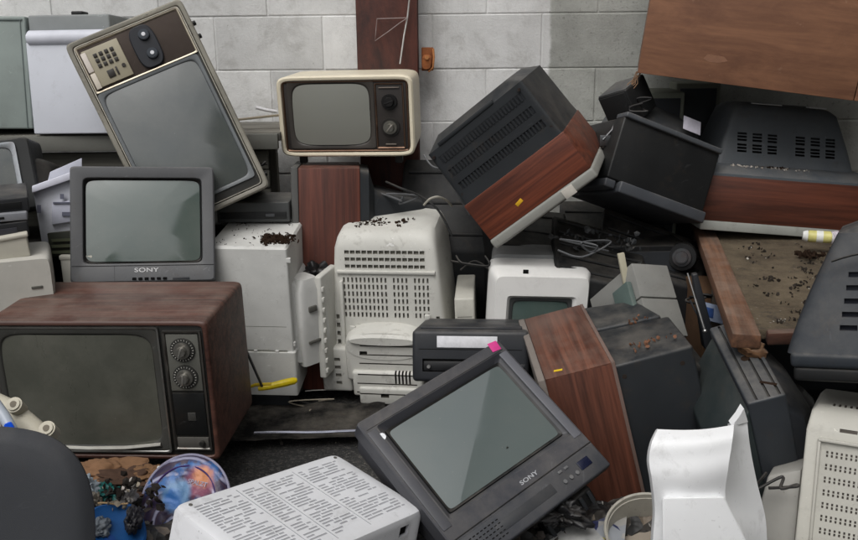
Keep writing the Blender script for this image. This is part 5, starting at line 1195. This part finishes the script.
cable('black cable hanging beside the small speaker on the bare wall', [at(628, 98, 2.95), at(634, 88, 3.0), at(638, 80, 3.0), at(634, 110, 2.93), at(622, 140, 2.9), at(612, 170, 2.88)], .003, BLACK)
cable('coiled grey cord beside the silver aerial in the shade', [at(690, 300, 2.5), at(700, 318, 2.48), at(716, 330, 2.46), at(726, 318, 2.5), at(720, 300, 2.55)], .003, DKGREY)
rnd = random.Random(99)
def tangle(label, c, n, sp, r, mat, seed):
    rn = random.Random(seed); c = Vector(c); P_ = [c+Vector((rn.uniform(-sp, sp), rn.uniform(-sp*.5, sp*.5), rn.uniform(-sp*.35, sp*.35))) for _ in range(n)]
    cable(label, P_, r, mat, n*7)
CBK = plastic((24, 24, 25), .45, .3, .3)
tangle('tangled black cord in the gap between the vented monitor and the tilted television', at(474, 262, 2.86), 9, .08, .0035, CBK, 1)
tangle('tangled grey cord on the black shells below the tilted television', at(585, 246, 2.72), 8, .09, .003, MIDGREY, 2)
tangle('tangled black cord in the shade left of the rusty table', at(712, 300, 2.55), 9, .07, .0035, CBK, 3)
tangle('loose black cord lying under the open edge of the rusty table', gp(790, 372, .03), 8, .09, .0035, CBK, 4)
tangle('thin beige cord on the dark ground beside the yellow screwdriver', gp(312, 408, .03), 6, .08, .0022, flat((150, 142, 126), .6), 5)
tangle('twisted dark cord over the end of the workbench beside the silver television', at(256, 165, 3.02), 7, .06, .003, CBK, 6)
tangle('black cord curled over the leaning black television near the speaker', at(648, 105, 2.88), 8, .06, .003, CBK, 7)
tangle('black cord under the control panel of the leaning television', at(548, 515, 1.84), 8, .07, .003, CBK, 8)
tangle('dark cord hanging between the ribbed television and the beige monitor', at(770, 480, 1.78), 7, .06, .0035, CBK, 9)
tangle('grey cord looped on the side-lying television shell under the cream television', at(395, 200, 3.05), 8, .08, .003, MIDGREY, 10)
blob('shell_debris', plastic((52, 54, 56), .6, .4, .3), None, [at(rnd.uniform(556, 640), rnd.uniform(232, 268), 2.85)+Vector((0, 0, .01)) for _ in range(40)], .012, 70, 71, .6, 'stuff')
# metal tangle between tilted and black television
o = thing('metal_bracket', 'small grey metal bracket between the tilted television and the leaning black one', 'bracket', at(606, 140, 2.9), (0, 0, 0))
g = G(); g.box(-.02, .02, 0, .01, -.02, .015, .003); g.box(-.012, .03, .01, .03, -.03, .0, .003); g.tube([(-.01, 0, 0), (.02, .01, .03), (.03, .02, .05)], .004); obj('bracket', g, metal((96, 98, 100), .5, .3), o)
# scattered scraps: too many to count
def scatter(name, mat, n, seed, rng, r):
    rnd = random.Random(seed); pts = []
    for _ in range(n):
        x, y = rnd.uniform(*rng[0]), rnd.uniform(*rng[1])
        if (x-.49)**2+(y-1.74)**2 < .022: continue
        pts.append((x, y, max(0, heap_h(x, y))+.006))
    return blob(name, mat, None, pts, r, n, seed, .5, 'stuff')
scatter('ground_grit', flat((120, 114, 104), .9), 500, 61, ((-.75, .35), (2.2, 3.0)), .0022)
scatter('ground_scraps', flat((58, 54, 50), .8), 260, 62, ((-.75, .35), (2.2, 3.1)), .007)
scatter('rubbish_scraps', flat((70, 64, 60), .6), 420, 63, ((-1.1, 1.0), (1.2, 2.2)), .012)
scatter('pale_scraps', flat((190, 188, 182), .6), 70, 64, ((-1.1, .9), (1.3, 2.2)), .009)
scatter('grit_right', flat((96, 92, 86), .9), 400, 65, ((.8, 1.6), (2.0, 3.2)), .004)

# ------------------------------------------------------------------ what stands behind the camera (seen in the screens)
bl = thing('grey_building', 'plain grey rendered building along the right side of the yard', 'building', (2.7, 0, 0), (0, 0, 0))
g = G(); g.box(0, 6, -8, 3.3, -.1, 5.3, .02); obj('wall', g, flat((104, 106, 103), .9), bl)
g = G(); g.box(-.25, 6.2, -8.2, 3.45, 5.3, 5.5, .02); obj('roof', g, flat((66, 66, 66), .9), bl)
for k in range(4):
    g = G(); g.box(-.03, .05, -7+k*2.4, -6+k*2.4, 2.6, 3.9, .01); obj('window', g, flat((40, 46, 50), .3), bl)
def tree(x, y, h, seed):
    rnd = random.Random(seed); t = thing('broadleaf_tree', 'leafy tree beyond the yard behind the viewer', 'tree', (x, y, 0), (0, 0, 0), 'trees behind the viewer')
    g = G(); g.tube([(0, 0, 0), (.1, 0, h*.3), (0, .1, h*.6)], [.22, .16, .07], 8)
    for k in range(5):
        an = k*1.3; g.tube([(0.05, 0, h*.35+k*.2), (math.cos(an)*h*.12, math.sin(an)*h*.12, h*.55), (math.cos(an)*h*.22, math.sin(an)*h*.22, h*.7)], [.08, .05, .02], 6)
    obj('trunk', g, flat((70, 58, 46), .9), t)
    b = bmesh.new(); cs = [(rnd.uniform(-.26, .26)*h, rnd.uniform(-.26, .26)*h, rnd.uniform(.4, .95)*h, rnd.uniform(.1, .18)*h) for _ in range(16)]
    for _ in range(1500):
        cx, cy, cz, r = rnd.choice(cs); v = Vector((rnd.gauss(0, 1), rnd.gauss(0, 1), rnd.gauss(0, 1))).normalized()*r*rnd.random()**.4+Vector((cx, cy, cz))
        e = Euler((rnd.random()*6, rnd.random()*6, 0)).to_matrix(); s = .16
        b.faces.new([b.verts.new(v+e @ Vector(p)) for p in ((-s, 0, 0), (0, -s*.6, 0), (s, 0, 0), (0, s*.6, 0))])
    g = G(); g.add(b); obj('crown', g, flat((52, 70, 40), .8), t, 0)
for i, (x, y, h) in enumerate(((-12, -20, 6), (-7, -22, 5), (-2.5, -21, 6.5), (2, -23, 5), (-17, -19, 7), (6.5, -22, 5.5))): tree(x, y, h, i+5)
